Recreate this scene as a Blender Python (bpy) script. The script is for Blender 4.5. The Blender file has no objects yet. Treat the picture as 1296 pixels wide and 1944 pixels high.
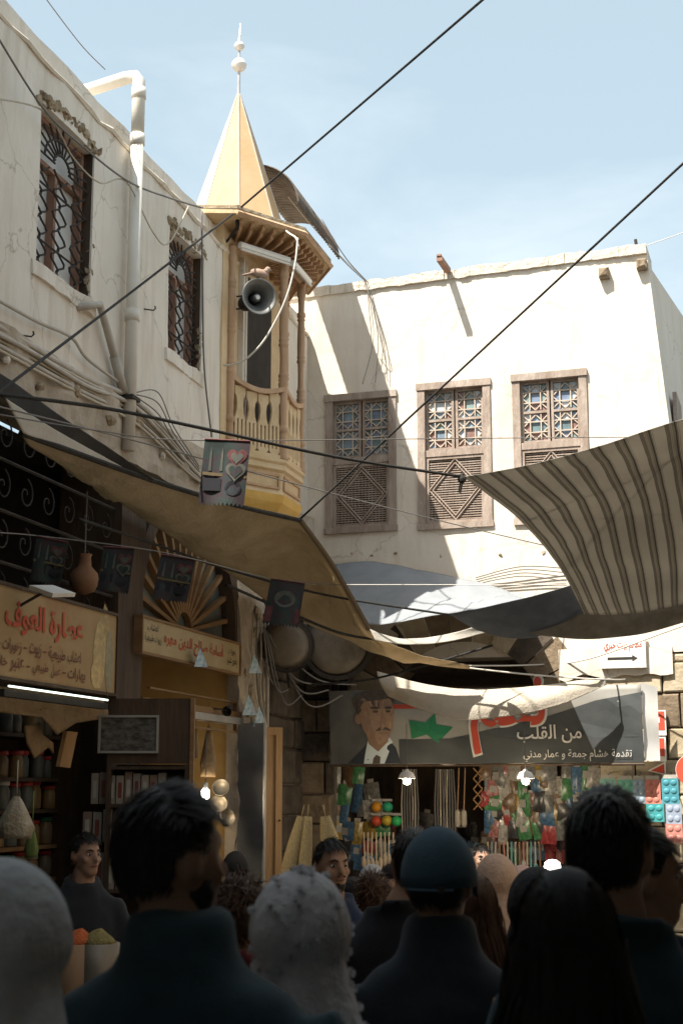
import bpy, bmesh, math, random, unicodedata
from mathutils import Vector, Matrix, noise
R = math.radians
rnd = random.Random(7)
sc = bpy.context.scene
COL = sc.collection

# ------------------------------------------------------------------ camera, sky, sun, exposure
CAMZ = 1.78
PITCH = R(11.1)
FPX = 2700.0
cam_d = bpy.data.cameras.new('camera')
cam_d.sensor_fit = 'VERTICAL'; cam_d.sensor_height = 36.0; cam_d.lens = 50.0
cam_d.clip_end = 2000.0; cam_d.clip_start = 0.05
cam_d.dof.use_dof = True; cam_d.dof.focus_distance = 13.0; cam_d.dof.aperture_fstop = 6.3
cam = bpy.data.objects.new('camera', cam_d); COL.objects.link(cam)
cam.location = (0, 0, CAMZ); cam.rotation_euler = (math.pi / 2 + PITCH, 0, 0)
sc.camera = cam

SUN_TRAVEL = Vector((0.47, 0.478, -1.0)).normalized()
SUN_EL = math.asin(-SUN_TRAVEL.z)
SUN_AZ = math.atan2(-SUN_TRAVEL.x, -SUN_TRAVEL.y)
w = bpy.data.worlds.new('World'); sc.world = w; w.use_nodes = True
nt = w.node_tree; nt.nodes.clear()
wo = nt.nodes.new('ShaderNodeOutputWorld'); bg = nt.nodes.new('ShaderNodeBackground')
sky = nt.nodes.new('ShaderNodeTexSky'); sky.sky_type = 'NISHITA'; sky.sun_disc = False
sky.sun_elevation = SUN_EL; sky.sun_rotation = SUN_AZ % (2 * math.pi)
sky.air_density = 1.0; sky.dust_density = 3.0; sky.ozone_density = 1.0
bg.inputs[1].default_value = 0.095
wtc = nt.nodes.new('ShaderNodeTexCoord'); wmp = nt.nodes.new('ShaderNodeMapping')
wmp.inputs['Rotation'].default_value = (0.25, 0.5, 0.3); wmp.inputs['Scale'].default_value = (1.0, 1.4, 3.4)
wno = nt.nodes.new('ShaderNodeTexNoise'); wno.inputs['Scale'].default_value = 1.6; wno.inputs['Detail'].default_value = 7
wno.inputs['Roughness'].default_value = 0.55; wno.inputs['Distortion'].default_value = 0.4
wra = nt.nodes.new('ShaderNodeValToRGB'); wra.color_ramp.elements[0].position = 0.48; wra.color_ramp.elements[1].position = 0.82
wra.color_ramp.elements[0].color = (0, 0, 0, 1); wra.color_ramp.elements[1].color = (0.75, 0.75, 0.75, 1)
wmx = nt.nodes.new('ShaderNodeMixRGB'); wmx.inputs[2].default_value = (5.4, 5.75, 5.7, 1)
nt.links.new(wtc.outputs['Generated'], wmp.inputs[0]); nt.links.new(wmp.outputs[0], wno.inputs['Vector'])
nt.links.new(wno.outputs[0], wra.inputs[0]); nt.links.new(wra.outputs[0], wmx.inputs[0])
wvl = nt.nodes.new('ShaderNodeMixRGB'); wvl.inputs[0].default_value = 0.55; wvl.inputs[2].default_value = (3.5, 4.25, 4.25, 1)   # thin high haze
nt.links.new(sky.outputs[0], wvl.inputs[1]); nt.links.new(wvl.outputs[0], wmx.inputs[1]); nt.links.new(wmx.outputs[0], bg.inputs[0]); nt.links.new(bg.outputs[0], wo.inputs[0])

sun_d = bpy.data.lights.new('sun', 'SUN'); sun_d.energy = 4.6; sun_d.angle = R(0.53); sun_d.color = (1.0, 0.94, 0.85)
sun = bpy.data.objects.new('sun', sun_d); COL.objects.link(sun)
sun.rotation_euler = SUN_TRAVEL.to_track_quat('-Z', 'Y').to_euler(); sun.location = (-10, -10, 25)
sc.view_settings.view_transform = 'Standard'; sc.view_settings.look = 'None'
sc.view_settings.exposure = 1.30; sc.view_settings.gamma = 1.0
sc.cycles.use_denoising = True
sc.cycles.max_bounces = 8; sc.cycles.diffuse_bounces = 5

# ------------------------------------------------------------------ pixel helpers (photo pixels, 1296 x 1944)
CAM = Vector((0, 0, CAMZ)); cp, sp = math.cos(PITCH), math.sin(PITCH)
def ray(px, py):
    a = (px - 648) / FPX; b = -(py - 972) / FPX
    return Vector((a, cp - b * sp, sp + b * cp))
def at(px, py, Y):
    d = ray(px, py); return CAM + d * (Y / d.y)
def ground_z(Y): return -0.02 * max(0.0, Y - 2.0)

class Frame:
    """a wall plane: local x along the wall, y into the wall, z up"""
    def __init__(s, ox, oy, deg):
        s.o = Vector((ox, oy, 0)); s.a = R(deg)
        s.u = Vector((math.cos(s.a), math.sin(s.a), 0)); s.n = Vector((-math.sin(s.a), math.cos(s.a), 0))
    def px(s, px, py, off=0.0):
        d = ray(px, py); t = (off - (CAM - s.o).dot(s.n)) / d.dot(s.n)
        p = CAM + d * t - s.o
        return (p.dot(s.u), p.z)
    def w(s, u, y, z): return s.o + s.u * u + s.n * y + Vector((0, 0, z))
    def loc(s, p):
        q = Vector(p) - s.o; return Vector((q.dot(s.u), q.dot(s.n), q.z))
WORLD = Frame(0, 0, 0)
L = Frame(-1.66, 10.0, 74.5)      # the long wall of the left building
F = Frame(1.316, 14.13, -18.0)      # the sunlit building across the lane
def lu(px, py=1000, off=0): return L.px(px, py, off)[0]
def fu(px, py=1000, off=0): return F.px(px, py, off)[0]
def lz(px, py, off=0): return L.px(px, py, off)[1]
def fz(px, py, off=0): return F.px(px, py, off)[1]

# ------------------------------------------------------------------ materials
MATS = {}
def mat(name, c1, c2=None, scale=6.0, rough=0.85, metal=0.0, bump=0.0, bscale=None, c3=None, stretch=(1, 1, 1),
        streak=None, emit=0.0, trans=0.0, sheen=0.0, detail=6.0, spec=0.3, lo=0.35, hi=0.65, alpha=None):
    m = bpy.data.materials.new(name); m.use_nodes = True; t = m.node_tree; ns = t.nodes
    b = ns['Principled BSDF']; out = ns['Material Output']
    b.inputs['Roughness'].default_value = rough; b.inputs['Metallic'].default_value = metal
    b.inputs['Specular IOR Level'].default_value = spec
    if sheen: b.inputs['Sheen Weight'].default_value = sheen
    col = (*c1, 1); b.inputs['Base Color'].default_value = col
    if c2 or bump:
        tc = ns.new('ShaderNodeTexCoord'); mp = ns.new('ShaderNodeMapping'); mp.inputs['Scale'].default_value = stretch
        t.links.new(tc.outputs['Object'], mp.inputs[0])
    if c2:
        n = ns.new('ShaderNodeTexNoise'); n.inputs['Scale'].default_value = scale; n.inputs['Detail'].default_value = detail
        n.inputs['Roughness'].default_value = 0.62
        r = ns.new('ShaderNodeValToRGB'); r.color_ramp.elements[0].position = lo; r.color_ramp.elements[1].position = hi
        r.color_ramp.elements[0].color = (*c1, 1); r.color_ramp.elements[1].color = (*c2, 1)
        t.links.new(mp.outputs[0], n.inputs['Vector']); t.links.new(n.outputs[0], r.inputs[0])
        last = r.outputs[0]
        if c3:
            n3 = ns.new('ShaderNodeTexNoise'); n3.inputs['Scale'].default_value = scale * 0.23; n3.inputs['Detail'].default_value = 8
            n3.inputs['Roughness'].default_value = 0.7
            r3 = ns.new('ShaderNodeValToRGB'); r3.color_ramp.elements[0].position = 0.55; r3.color_ramp.elements[1].position = 0.72
            mx = ns.new('ShaderNodeMixRGB'); mx.inputs[2].default_value = (*c3, 1)
            t.links.new(mp.outputs[0], n3.inputs['Vector']); t.links.new(n3.outputs[0], r3.inputs[0])
            t.links.new(r3.outputs[0], mx.inputs[0]); t.links.new(last, mx.inputs[1]); last = mx.outputs[0]
        if streak:      # rain streaks down from the edges, fine cracks, blotches
            m2 = ns.new('ShaderNodeMapping'); m2.inputs['Scale'].default_value = (7, 7, 0.5); t.links.new(tc.outputs['Object'], m2.inputs[0])
            n4 = ns.new('ShaderNodeTexNoise'); n4.inputs['Scale'].default_value = 1.0; n4.inputs['Detail'].default_value = 6
            r4 = ns.new('ShaderNodeValToRGB'); r4.color_ramp.elements[0].position = 0.52; r4.color_ramp.elements[1].position = 0.80; r4.color_ramp.elements[1].color = (0.6, 0.6, 0.6, 1)
            x4 = ns.new('ShaderNodeMixRGB'); x4.inputs[2].default_value = (*streak, 1)
            t.links.new(m2.outputs[0], n4.inputs['Vector']); t.links.new(n4.outputs[0], r4.inputs[0]); t.links.new(r4.outputs[0], x4.inputs[0]); t.links.new(last, x4.inputs[1]); last = x4.outputs[0]
            nd = ns.new('ShaderNodeTexNoise'); nd.inputs['Scale'].default_value = 2.5; nd.inputs['Detail'].default_value = 8; t.links.new(tc.outputs['Object'], nd.inputs['Vector'])
            va = ns.new('ShaderNodeMixRGB'); va.inputs[0].default_value = 0.35; t.links.new(tc.outputs['Object'], va.inputs[1]); t.links.new(nd.outputs['Color'], va.inputs[2])
            vo = ns.new('ShaderNodeTexVoronoi'); vo.feature = 'DISTANCE_TO_EDGE'; vo.inputs['Scale'].default_value = 1.5; t.links.new(va.outputs[0], vo.inputs['Vector'])
            rv = ns.new('ShaderNodeValToRGB'); rv.color_ramp.elements[0].position = 0.0; rv.color_ramp.elements[0].color = (0.55, 0.55, 0.55, 1); rv.color_ramp.elements[1].position = 0.006; rv.color_ramp.elements[1].color = (0, 0, 0, 1)
            xv = ns.new('ShaderNodeMixRGB'); xv.inputs[2].default_value = (*[v * 0.6 for v in streak], 1)
            t.links.new(vo.outputs[0], rv.inputs[0]); t.links.new(rv.outputs[0], xv.inputs[0]); t.links.new(last, xv.inputs[1]); last = xv.outputs[0]
        t.links.new(last, b.inputs['Base Color'])
    if bump:
        nb = ns.new('ShaderNodeTexNoise'); nb.inputs['Scale'].default_value = bscale or scale * 4; nb.inputs['Detail'].default_value = 8
        bp = ns.new('ShaderNodeBump'); bp.inputs['Strength'].default_value = min(1.0, bump); bp.inputs['Distance'].default_value = 0.02
        t.links.new(mp.outputs[0], nb.inputs['Vector']); t.links.new(nb.outputs[0], bp.inputs['Height'])
        t.links.new(bp.outputs[0], b.inputs['Normal'])
    if emit:
        b.inputs['Emission Color'].default_value = col; b.inputs['Emission Strength'].default_value = emit
    if alpha is not None: b.inputs['Alpha'].default_value = alpha
    if trans:
        tr = ns.new('ShaderNodeBsdfTranslucent'); ms = ns.new('ShaderNodeMixShader'); ms.inputs[0].default_value = trans
        if c2: t.links.new(last, tr.inputs[0])
        else: tr.inputs[0].default_value = col
        t.links.new(b.outputs[0], ms.inputs[1]); t.links.new(tr.outputs[0], ms.inputs[2]); t.links.new(ms.outputs[0], out.inputs[0])
    MATS[name] = m
    return m

plaster = mat('old_plaster', (0.64, 0.58, 0.495), (0.73, 0.675, 0.595), 2.2, 0.95, bump=0.6, bscale=14, c3=(0.53, 0.44, 0.335), stretch=(1, 1, 0.35), streak=(0.42, 0.335, 0.24))
plaster_w = mat('white_plaster', (0.60, 0.535, 0.445), (0.68, 0.62, 0.535), 1.6, 0.95, bump=0.4, bscale=12, c3=(0.58, 0.50, 0.40), stretch=(1, 1, 0.5), streak=(0.50, 0.42, 0.32))
plaster_d = mat('dirty_plaster', (0.34, 0.28, 0.21), (0.48, 0.41, 0.33), 3.0, 0.95, bump=0.7, bscale=16, c3=(0.27, 0.21, 0.15))
rubble = mat('rubble_stone', (0.22, 0.165, 0.10), (0.42, 0.34, 0.24), 9, 0.95, bump=0.9, bscale=26, c3=(0.13, 0.09, 0.06))
stone_b = mat('brown_stone', (0.15, 0.11, 0.07), (0.26, 0.20, 0.135), 5, 0.92, bump=0.7, bscale=22, c3=(0.11, 0.085, 0.06))
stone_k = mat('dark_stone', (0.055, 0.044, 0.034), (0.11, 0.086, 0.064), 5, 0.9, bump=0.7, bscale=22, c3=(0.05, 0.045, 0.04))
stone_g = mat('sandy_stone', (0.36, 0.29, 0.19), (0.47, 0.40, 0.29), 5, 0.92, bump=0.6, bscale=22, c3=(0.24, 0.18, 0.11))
mortar = mat('mortar', (0.13, 0.11, 0.09), (0.22, 0.19, 0.16), 9, 0.95, bump=0.6)
pave = mat('paving', (0.10, 0.092, 0.08), (0.14, 0.13, 0.115), 3, 0.75, bump=0.4, bscale=10)
wood_tan = mat('tan_wood', (0.40, 0.25, 0.145), (0.52, 0.345, 0.215), 5, 0.65, bump=0.35, c3=(0.30, 0.17, 0.085), stretch=(1, 1, 0.25))
wood_ylw = mat('yellow_painted_wood', (0.56, 0.41, 0.23), (0.63, 0.48, 0.30), 6, 0.75, bump=0.4, c3=(0.42, 0.27, 0.15))
wood_org = mat('ochre_paint', (0.60, 0.36, 0.085), (0.66, 0.42, 0.12), 5, 0.65, bump=0.2)
wood_red = mat('weathered_red_wood', (0.255, 0.195, 0.155), (0.37, 0.305, 0.255), 9, 0.9, bump=0.6, c3=(0.50, 0.445, 0.39), stretch=(1, 1, 0.3))
wood_dk = mat('dark_wood', (0.045, 0.028, 0.018), (0.085, 0.055, 0.034), 6, 0.7, bump=0.4, stretch=(1, 1, 0.2))
wood_md = mat('panel_wood', (0.19, 0.105, 0.045), (0.27, 0.16, 0.075), 3, 0.6, bump=0.35, stretch=(0.4, 1, 3.0), c3=(0.17, 0.09, 0.04))
wood_door = mat('shutter_wood', (0.36, 0.20, 0.085), (0.46, 0.28, 0.13), 5, 0.65, bump=0.4, stretch=(2, 2, 0.25), c3=(0.24, 0.12, 0.05))
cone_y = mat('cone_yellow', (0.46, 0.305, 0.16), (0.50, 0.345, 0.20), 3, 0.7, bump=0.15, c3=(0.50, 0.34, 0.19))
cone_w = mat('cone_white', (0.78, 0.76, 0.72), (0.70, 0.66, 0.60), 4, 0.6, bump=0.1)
batten = mat('grey_batten', (0.42, 0.36, 0.30), (0.50, 0.44, 0.37), 8, 0.8)
metal_g = mat('galvanised', (0.42, 0.41, 0.40), (0.55, 0.54, 0.52), 7, 0.45, metal=0.7, bump=0.1)
metal_horn = mat('horn_metal', (0.16, 0.16, 0.15), (0.22, 0.215, 0.20), 8, 0.45, metal=0.6)
corrug = mat('corrugated_iron', (0.10, 0.085, 0.07), (0.17, 0.14, 0.115), 7, 0.8, metal=0.2, bump=0.2, c3=(0.13, 0.06, 0.03))
pvc = mat('pvc_pipe', (0.62, 0.58, 0.50), (0.68, 0.64, 0.57), 5, 0.5, c3=(0.50, 0.44, 0.36))
pvc_d = mat('grimy_pipe', (0.38, 0.345, 0.29), (0.50, 0.46, 0.40), 6, 0.6, c3=(0.28, 0.24, 0.19))
tube_w = mat('white_tube', (0.80, 0.79, 0.75), rough=0.35)
iron = mat('dark_iron', (0.03, 0.026, 0.023), (0.055, 0.045, 0.038), 9, 0.8, metal=0.1)
iron_r = mat('rusty_frame', (0.24, 0.135, 0.095), (0.32, 0.19, 0.135), 8, 0.8, bump=0.3)
pane_w = mat('pale_pane', (0.62, 0.62, 0.60), (0.72, 0.72, 0.69), 4, 0.3, spec=0.5)  # even grey-white pane colour
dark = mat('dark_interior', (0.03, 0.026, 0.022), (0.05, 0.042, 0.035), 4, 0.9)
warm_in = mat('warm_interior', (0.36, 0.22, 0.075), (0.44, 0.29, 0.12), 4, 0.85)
rope_k = mat('black_rope', (0.018, 0.018, 0.018), (0.035, 0.033, 0.03), 40, 0.8, bump=0.5, bscale=120)
wire_w = mat('pale_wire', (0.58, 0.55, 0.49), rough=0.6)
wire_g = mat('grey_wire', (0.16, 0.15, 0.14), rough=0.6)
wire_b = mat('beige_cable', (0.50, 0.44, 0.35), (0.40, 0.34, 0.26), 9, 0.7)
canvas = mat('tan_canvas', (0.47, 0.38, 0.25), (0.55, 0.455, 0.32), 5, 0.95, bump=0.5, bscale=40, c3=(0.36, 0.28, 0.17), trans=0.46)
canvas_w = mat('sunlit_tone_canvas', (0.74, 0.70, 0.62), (0.80, 0.77, 0.70), 6, 0.95, bump=0.3, bscale=40, trans=0.5)  # paleness puts a sunlit look into the cloth colour
tarp = mat('blue_grey_tarp', (0.245, 0.262, 0.28), (0.29, 0.305, 0.32), 3, 0.8, bump=0.25, bscale=10, trans=0.12)
denim = mat('denim_sheet', (0.10, 0.115, 0.14), (0.14, 0.155, 0.18), 6, 0.85, bump=0.3, bscale=50, trans=0.22)
grey_cl = mat('grey_sackcloth', (0.20, 0.18, 0.145), (0.27, 0.245, 0.205), 8, 0.95, bump=0.5, bscale=30, trans=0.25)
linen = mat('linen_strip', (0.60, 0.53, 0.43), (0.66, 0.60, 0.50), 14, 0.95, bump=0.4, bscale=60, trans=0.3, c3=(0.52, 0.44, 0.34))
black_cl = mat('black_cloth', (0.02, 0.018, 0.017), (0.04, 0.036, 0.03), 8, 0.9)
bulb_m = mat('lit_bulb', (1.0, 0.95, 0.84), emit=14)
lamp_dome = mat('lit_dome', (1.0, 0.97, 0.90), emit=3.5)
tube_lit = mat('lit_tube', (0.86, 1.0, 0.84), emit=1.0)
white_p = mat('white_paint', (0.78, 0.76, 0.72), (0.70, 0.67, 0.61), 6, 0.7)
red_p = mat('red_paint', (0.55, 0.075, 0.04), rough=0.6)
red_txt = mat('sign_red', (0.50, 0.085, 0.04), (0.40, 0.07, 0.035), 10, 0.7)
brown_txt = mat('sign_brown', (0.17, 0.06, 0.04), rough=0.7)
black_txt = mat('sign_black', (0.03, 0.028, 0.025), rough=0.7)
white_txt = mat('banner_white', (0.50, 0.485, 0.45), rough=0.7)
sign_y = mat('sign_yellow', (0.31, 0.20, 0.085), (0.37, 0.25, 0.115), 3, 0.6, c3=(0.29, 0.12, 0.045))
sign_c = mat('sign_cream', (0.38, 0.295, 0.165), (0.44, 0.35, 0.205), 4, 0.6, c3=(0.38, 0.27, 0.12))

def striped():
    m = bpy.data.materials.new('striped_canvas'); m.use_nodes = True; t = m.node_tree; ns = t.nodes; b = ns['Principled BSDF']
    b.inputs['Roughness'].default_value = 0.95
    uv = ns.new('ShaderNodeUVMap'); sx = ns.new('ShaderNodeSeparateXYZ'); t.links.new(uv.outputs[0], sx.inputs[0])
    fr = ns.new('ShaderNodeMath'); fr.operation = 'MULTIPLY'; fr.inputs[1].default_value = 12.0
    f2 = ns.new('ShaderNodeMath'); f2.operation = 'FRACT'
    t.links.new(sx.outputs[0], fr.inputs[0]); t.links.new(fr.outputs[0], f2.inputs[0])
    r = ns.new('ShaderNodeValToRGB'); r.color_ramp.interpolation = 'CONSTANT'
    A, B_, K = (0.46, 0.43, 0.375, 1), (0.29, 0.265, 0.22, 1), (0.07, 0.075, 0.08, 1)
    el = r.color_ramp.elements; el[0].position = 0; el[0].color = A; el[1].position = 0.30; el[1].color = K
    for p, c in ((0.32, B_), (0.37, K), (0.38, B_), (0.42, K), (0.43, B_), (0.47, A), (0.49, B_), (0.53, A), (0.55, B_), (0.66, K), (0.70, B_), (0.735, K), (0.75, A), (0.79, B_), (0.81, A)):
        e = el.new(p); e.color = c
    n = ns.new('ShaderNodeTexNoise'); n.inputs['Scale'].default_value = 5; n.inputs['Detail'].default_value = 8
    mx = ns.new('ShaderNodeMixRGB'); mx.blend_type = 'MULTIPLY'; mx.inputs[0].default_value = 0.35
    t.links.new(f2.outputs[0], r.inputs[0]); t.links.new(r.outputs[0], mx.inputs[1]); t.links.new(n.outputs[0], mx.inputs[2])
    tr = ns.new('ShaderNodeBsdfTranslucent'); ms = ns.new('ShaderNodeMixShader'); ms.inputs[0].default_value = 0.42
    t.links.new(mx.outputs[0], b.inputs['Base Color']); t.links.new(mx.outputs[0], tr.inputs[0])
    t.links.new(b.outputs[0], ms.inputs[1]); t.links.new(tr.outputs[0], ms.inputs[2]); t.links.new(ms.outputs[0], ns['Material Output'].inputs[0])
    return m
stripe_m = striped()

# ------------------------------------------------------------------ mesh builder
def nz(p, s=1.0, seed=0.0): return noise.noise(Vector((p[0] * s + seed, p[1] * s + seed * 0.7, p[2] * s - seed)))
class MB:
    def __init__(s): s.v = []; s.f = []; s.uv = None
    def add(s, vs, fs):
        k = len(s.v); s.v += [tuple(p) for p in vs]; s.f += [tuple(i + k for i in q) for q in fs]; return s
    def box(s, x0, x1, y0, y1, z0, z1):
        return s.add([(x0, y0, z0), (x1, y0, z0), (x1, y1, z0), (x0, y1, z0), (x0, y0, z1), (x1, y0, z1), (x1, y1, z1), (x0, y1, z1)],
                     [(0, 3, 2, 1), (4, 5, 6, 7), (0, 1, 5, 4), (1, 2, 6, 5), (2, 3, 7, 6), (3, 0, 4, 7)])
    def stone(s, x0, x1, y0, y1, z0, z1, c=0.012):
        """box whose street face (y0) has worn, chamfered edges"""
        j = lambda: rnd.uniform(-c, c) * 0.5
        a = [(x0, y0 + c, z0), (x1, y0 + c, z0), (x1, y0 + c, z1), (x0, y0 + c, z1)]
        b = [(x0 + c + j(), y0 + j(), z0 + c + j()), (x1 - c + j(), y0 + j(), z0 + c + j()), (x1 - c + j(), y0 + j(), z1 - c + j()), (x0 + c + j(), y0 + j(), z1 - c + j())]
        d = [(x0, y1, z0), (x1, y1, z0), (x1, y1, z1), (x0, y1, z1)]
        return s.add(a + b + d, [(4, 5, 6, 7), (0, 1, 5, 4), (1, 2, 6, 5), (2, 3, 7, 6), (3, 0, 4, 7), (0, 8, 9, 1), (1, 9, 10, 2), (2, 10, 11, 3), (3, 11, 8, 0), (8, 11, 10, 9)])
    def prism(s, poly, y0, y1):
        """polygon in x,z pulled along y"""
        n = len(poly)
        return s.add([(x, y0, z) for x, z in poly] + [(x, y1, z) for x, z in poly],
                     [tuple(range(n)), tuple(range(2 * n - 1, n - 1, -1))] + [(i, i + n, (i + 1) % n + n, (i + 1) % n) for i in range(n)])
    def prismz(s, poly, z0, z1):
        n = len(poly)
        return s.add([(x, y, z0) for x, y in poly] + [(x, y, z1) for x, y in poly],
                     [tuple(range(n - 1, -1, -1)), tuple(range(n, 2 * n))] + [(i, (i + 1) % n, (i + 1) % n + n, i + n) for i in range(n)])
    def tube(s, pts, r, n=6, cap=True, flat=1.0):
        pts = [Vector(p) for p in pts]; m = len(pts); rs = r if isinstance(r, (list, tuple)) else [r] * m
        vs = []; prev = None
        for i, p in enumerate(pts):
            t = (pts[min(i + 1, m - 1)] - pts[max(i - 1, 0)])
            t = t.normalized() if t.length > 1e-9 else Vector((0, 0, 1))
            if prev is None:
                a = Vector((0, 0, 1)) if abs(t.z) < 0.9 else Vector((1, 0, 0))
                x = t.cross(a).normalized()
            else:
                x = (prev - t * prev.dot(t)); x = x.normalized() if x.length > 1e-6 else t.orthogonal().normalized()
            prev = x; y = t.cross(x)
            for k in range(n):
                q = 2 * math.pi * k / n; vs.append(p + x * math.cos(q) * rs[i] + y * math.sin(q) * rs[i] * flat)
        fs = [(i * n + k, i * n + (k + 1) % n, (i + 1) * n + (k + 1) % n, (i + 1) * n + k) for i in range(m - 1) for k in range(n)]
        if cap: fs += [tuple(range(n - 1, -1, -1)), tuple(range((m - 1) * n, m * n))]
        return s.add(vs, fs)
    def lathe(s, prof, n=16, M=None, cap=True):
        vs = []
        for r, z in prof:
            for k in range(n):
                q = 2 * math.pi * k / n; vs.append(Vector((r * math.cos(q), r * math.sin(q), z)))
        if M is not None: vs = [M @ p for p in vs]
        m = len(prof)
        fs = [(i * n + k, i * n + (k + 1) % n, (i + 1) * n + (k + 1) % n, (i + 1) * n + k) for i in range(m - 1) for k in range(n)]
        if cap: fs += [tuple(range(n - 1, -1, -1)), tuple(range((m - 1) * n, m * n))]
        return s.add(vs, fs)
    def ell(s, c, r, nu=14, nv=9, M=None):
        prof = [(math.sin(math.pi * i / nv), -math.cos(math.pi * i / nv)) for i in range(nv + 1)]
        prof[0] = (0.02, -1); prof[-1] = (0.02, 1)
        X = Matrix.Translation(Vector(c)) @ (M or Matrix.Identity(4)) @ Matrix.Diagonal((r[0], r[1], r[2], 1))
        return s.lathe(prof, nu, X)
    def rings(s, rr, n=20):
        """stacked ellipses (z, rx, ry, x, y)"""
        vs = []
        for z, rx, ry, x, y in rr:
            for k in range(n):
                q = 2 * math.pi * k / n; c, si = math.cos(q), math.sin(q)
                e = 0.85
                vs.append((x + rx * math.copysign(abs(c) ** e, c), y + ry * math.copysign(abs(si) ** e, si), z))
        m = len(rr)
        fs = [(i * n + k, i * n + (k + 1) % n, (i + 1) * n + (k + 1) % n, (i + 1) * n + k) for i in range(m - 1) for k in range(n)]
        fs += [tuple(range(n - 1, -1, -1)), tuple(range((m - 1) * n, m * n))]
        return s.add(vs, fs)
    def grid(s, fn, nu, nv, uv=False):
        k = len(s.v); s.v += [tuple(fn(i / nu, j / nv)) for j in range(nv + 1) for i in range(nu + 1)]
        s.f += [(k + j * (nu + 1) + i, k + j * (nu + 1) + i + 1, k + (j + 1) * (nu + 1) + i + 1, k + (j + 1) * (nu + 1) + i) for j in range(nv) for i in range(nu)]
        if uv: s.uv = [(i / nu, j / nv) for j in range(nv + 1) for i in range(nu + 1)]
        return s
    def slab(s, x0, x1, z0, z1, y0, y1, res=0.12, amp=0.012, seed=0.0, freq=1.5):
        """wall piece: uneven street face at y0, back at y1"""
        nu = max(1, int((x1 - x0) / res)); nv = max(1, int((z1 - z0) / res))
        def fn(a, b):
            x = x0 + (x1 - x0) * a; z = z0 + (z1 - z0) * b
            return (x, y0 + amp * (nz((x, 0, z), freq, seed) + 0.5 * nz((x, 3, z), freq * 3.1, seed)), z)
        k = len(s.v); s.grid(fn, nu, nv)
        idx = lambda i, j: k + j * (nu + 1) + i
        per = [idx(i, 0) for i in range(nu + 1)] + [idx(nu, j) for j in range(1, nv + 1)] + [idx(i, nv) for i in range(nu - 1, -1, -1)] + [idx(0, j) for j in range(nv - 1, 0, -1)]
        b = len(s.v); s.v += [(s.v[q][0], y1, s.v[q][2]) for q in per]; n = len(per)
        s.f += [(per[i], b + i, b + (i + 1) % n, per[(i + 1) % n]) for i in range(n)] + [tuple(b + i for i in range(n))]
        return s
    def jitter(s, a, f=9.0, seed=0.0):
        s.v = [(x + a * nz((x, y, z), f, seed), y + a * nz((x, y, z), f, seed + 11), z + a * nz((x, y, z), f, seed + 23)) for x, y, z in s.v]; return s
    def mesh(s, name, m, smooth=False):
        me = bpy.data.meshes.new(name); me.from_pydata(s.v, [], s.f)
        if s.uv:
            ul = me.uv_layers.new(name='UVMap')
            for l in me.loops: ul.data[l.index].uv = s.uv[l.vertex_index]
        if m: me.materials.append(m)
        if smooth: me.polygons.foreach_set('use_smooth', [True] * len(me.polygons))
        me.update(); return me
    def build(s, name, m, parent=None, frame=None, smooth=False):
        return link(name, s.mesh(name, m, smooth), parent, frame)
def link(name, data, parent=None, frame=None):
    o = bpy.data.objects.new(name, data); COL.objects.link(o)
    if parent is not None: o.parent = parent
    elif frame is not None: o.location = frame.o; o.rotation_euler = (0, 0, frame.a)
    return o
def tag(o, label, cat, group=None):
    o['label'] = label; o['category'] = cat
    if group: o['group'] = group
    return o
def thing(name, label, cat, frame=None, group=None):
    return tag(link(name, None, None, frame), label, cat, group)
def struct(o, kind='structure'): o['kind'] = kind; return o
def bevel(o, wd=0.006, seg=2):
    b = o.modifiers.new('bevel', 'BEVEL'); b.width = wd; b.segments = seg; b.limit_method = 'ANGLE'; return o

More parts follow.
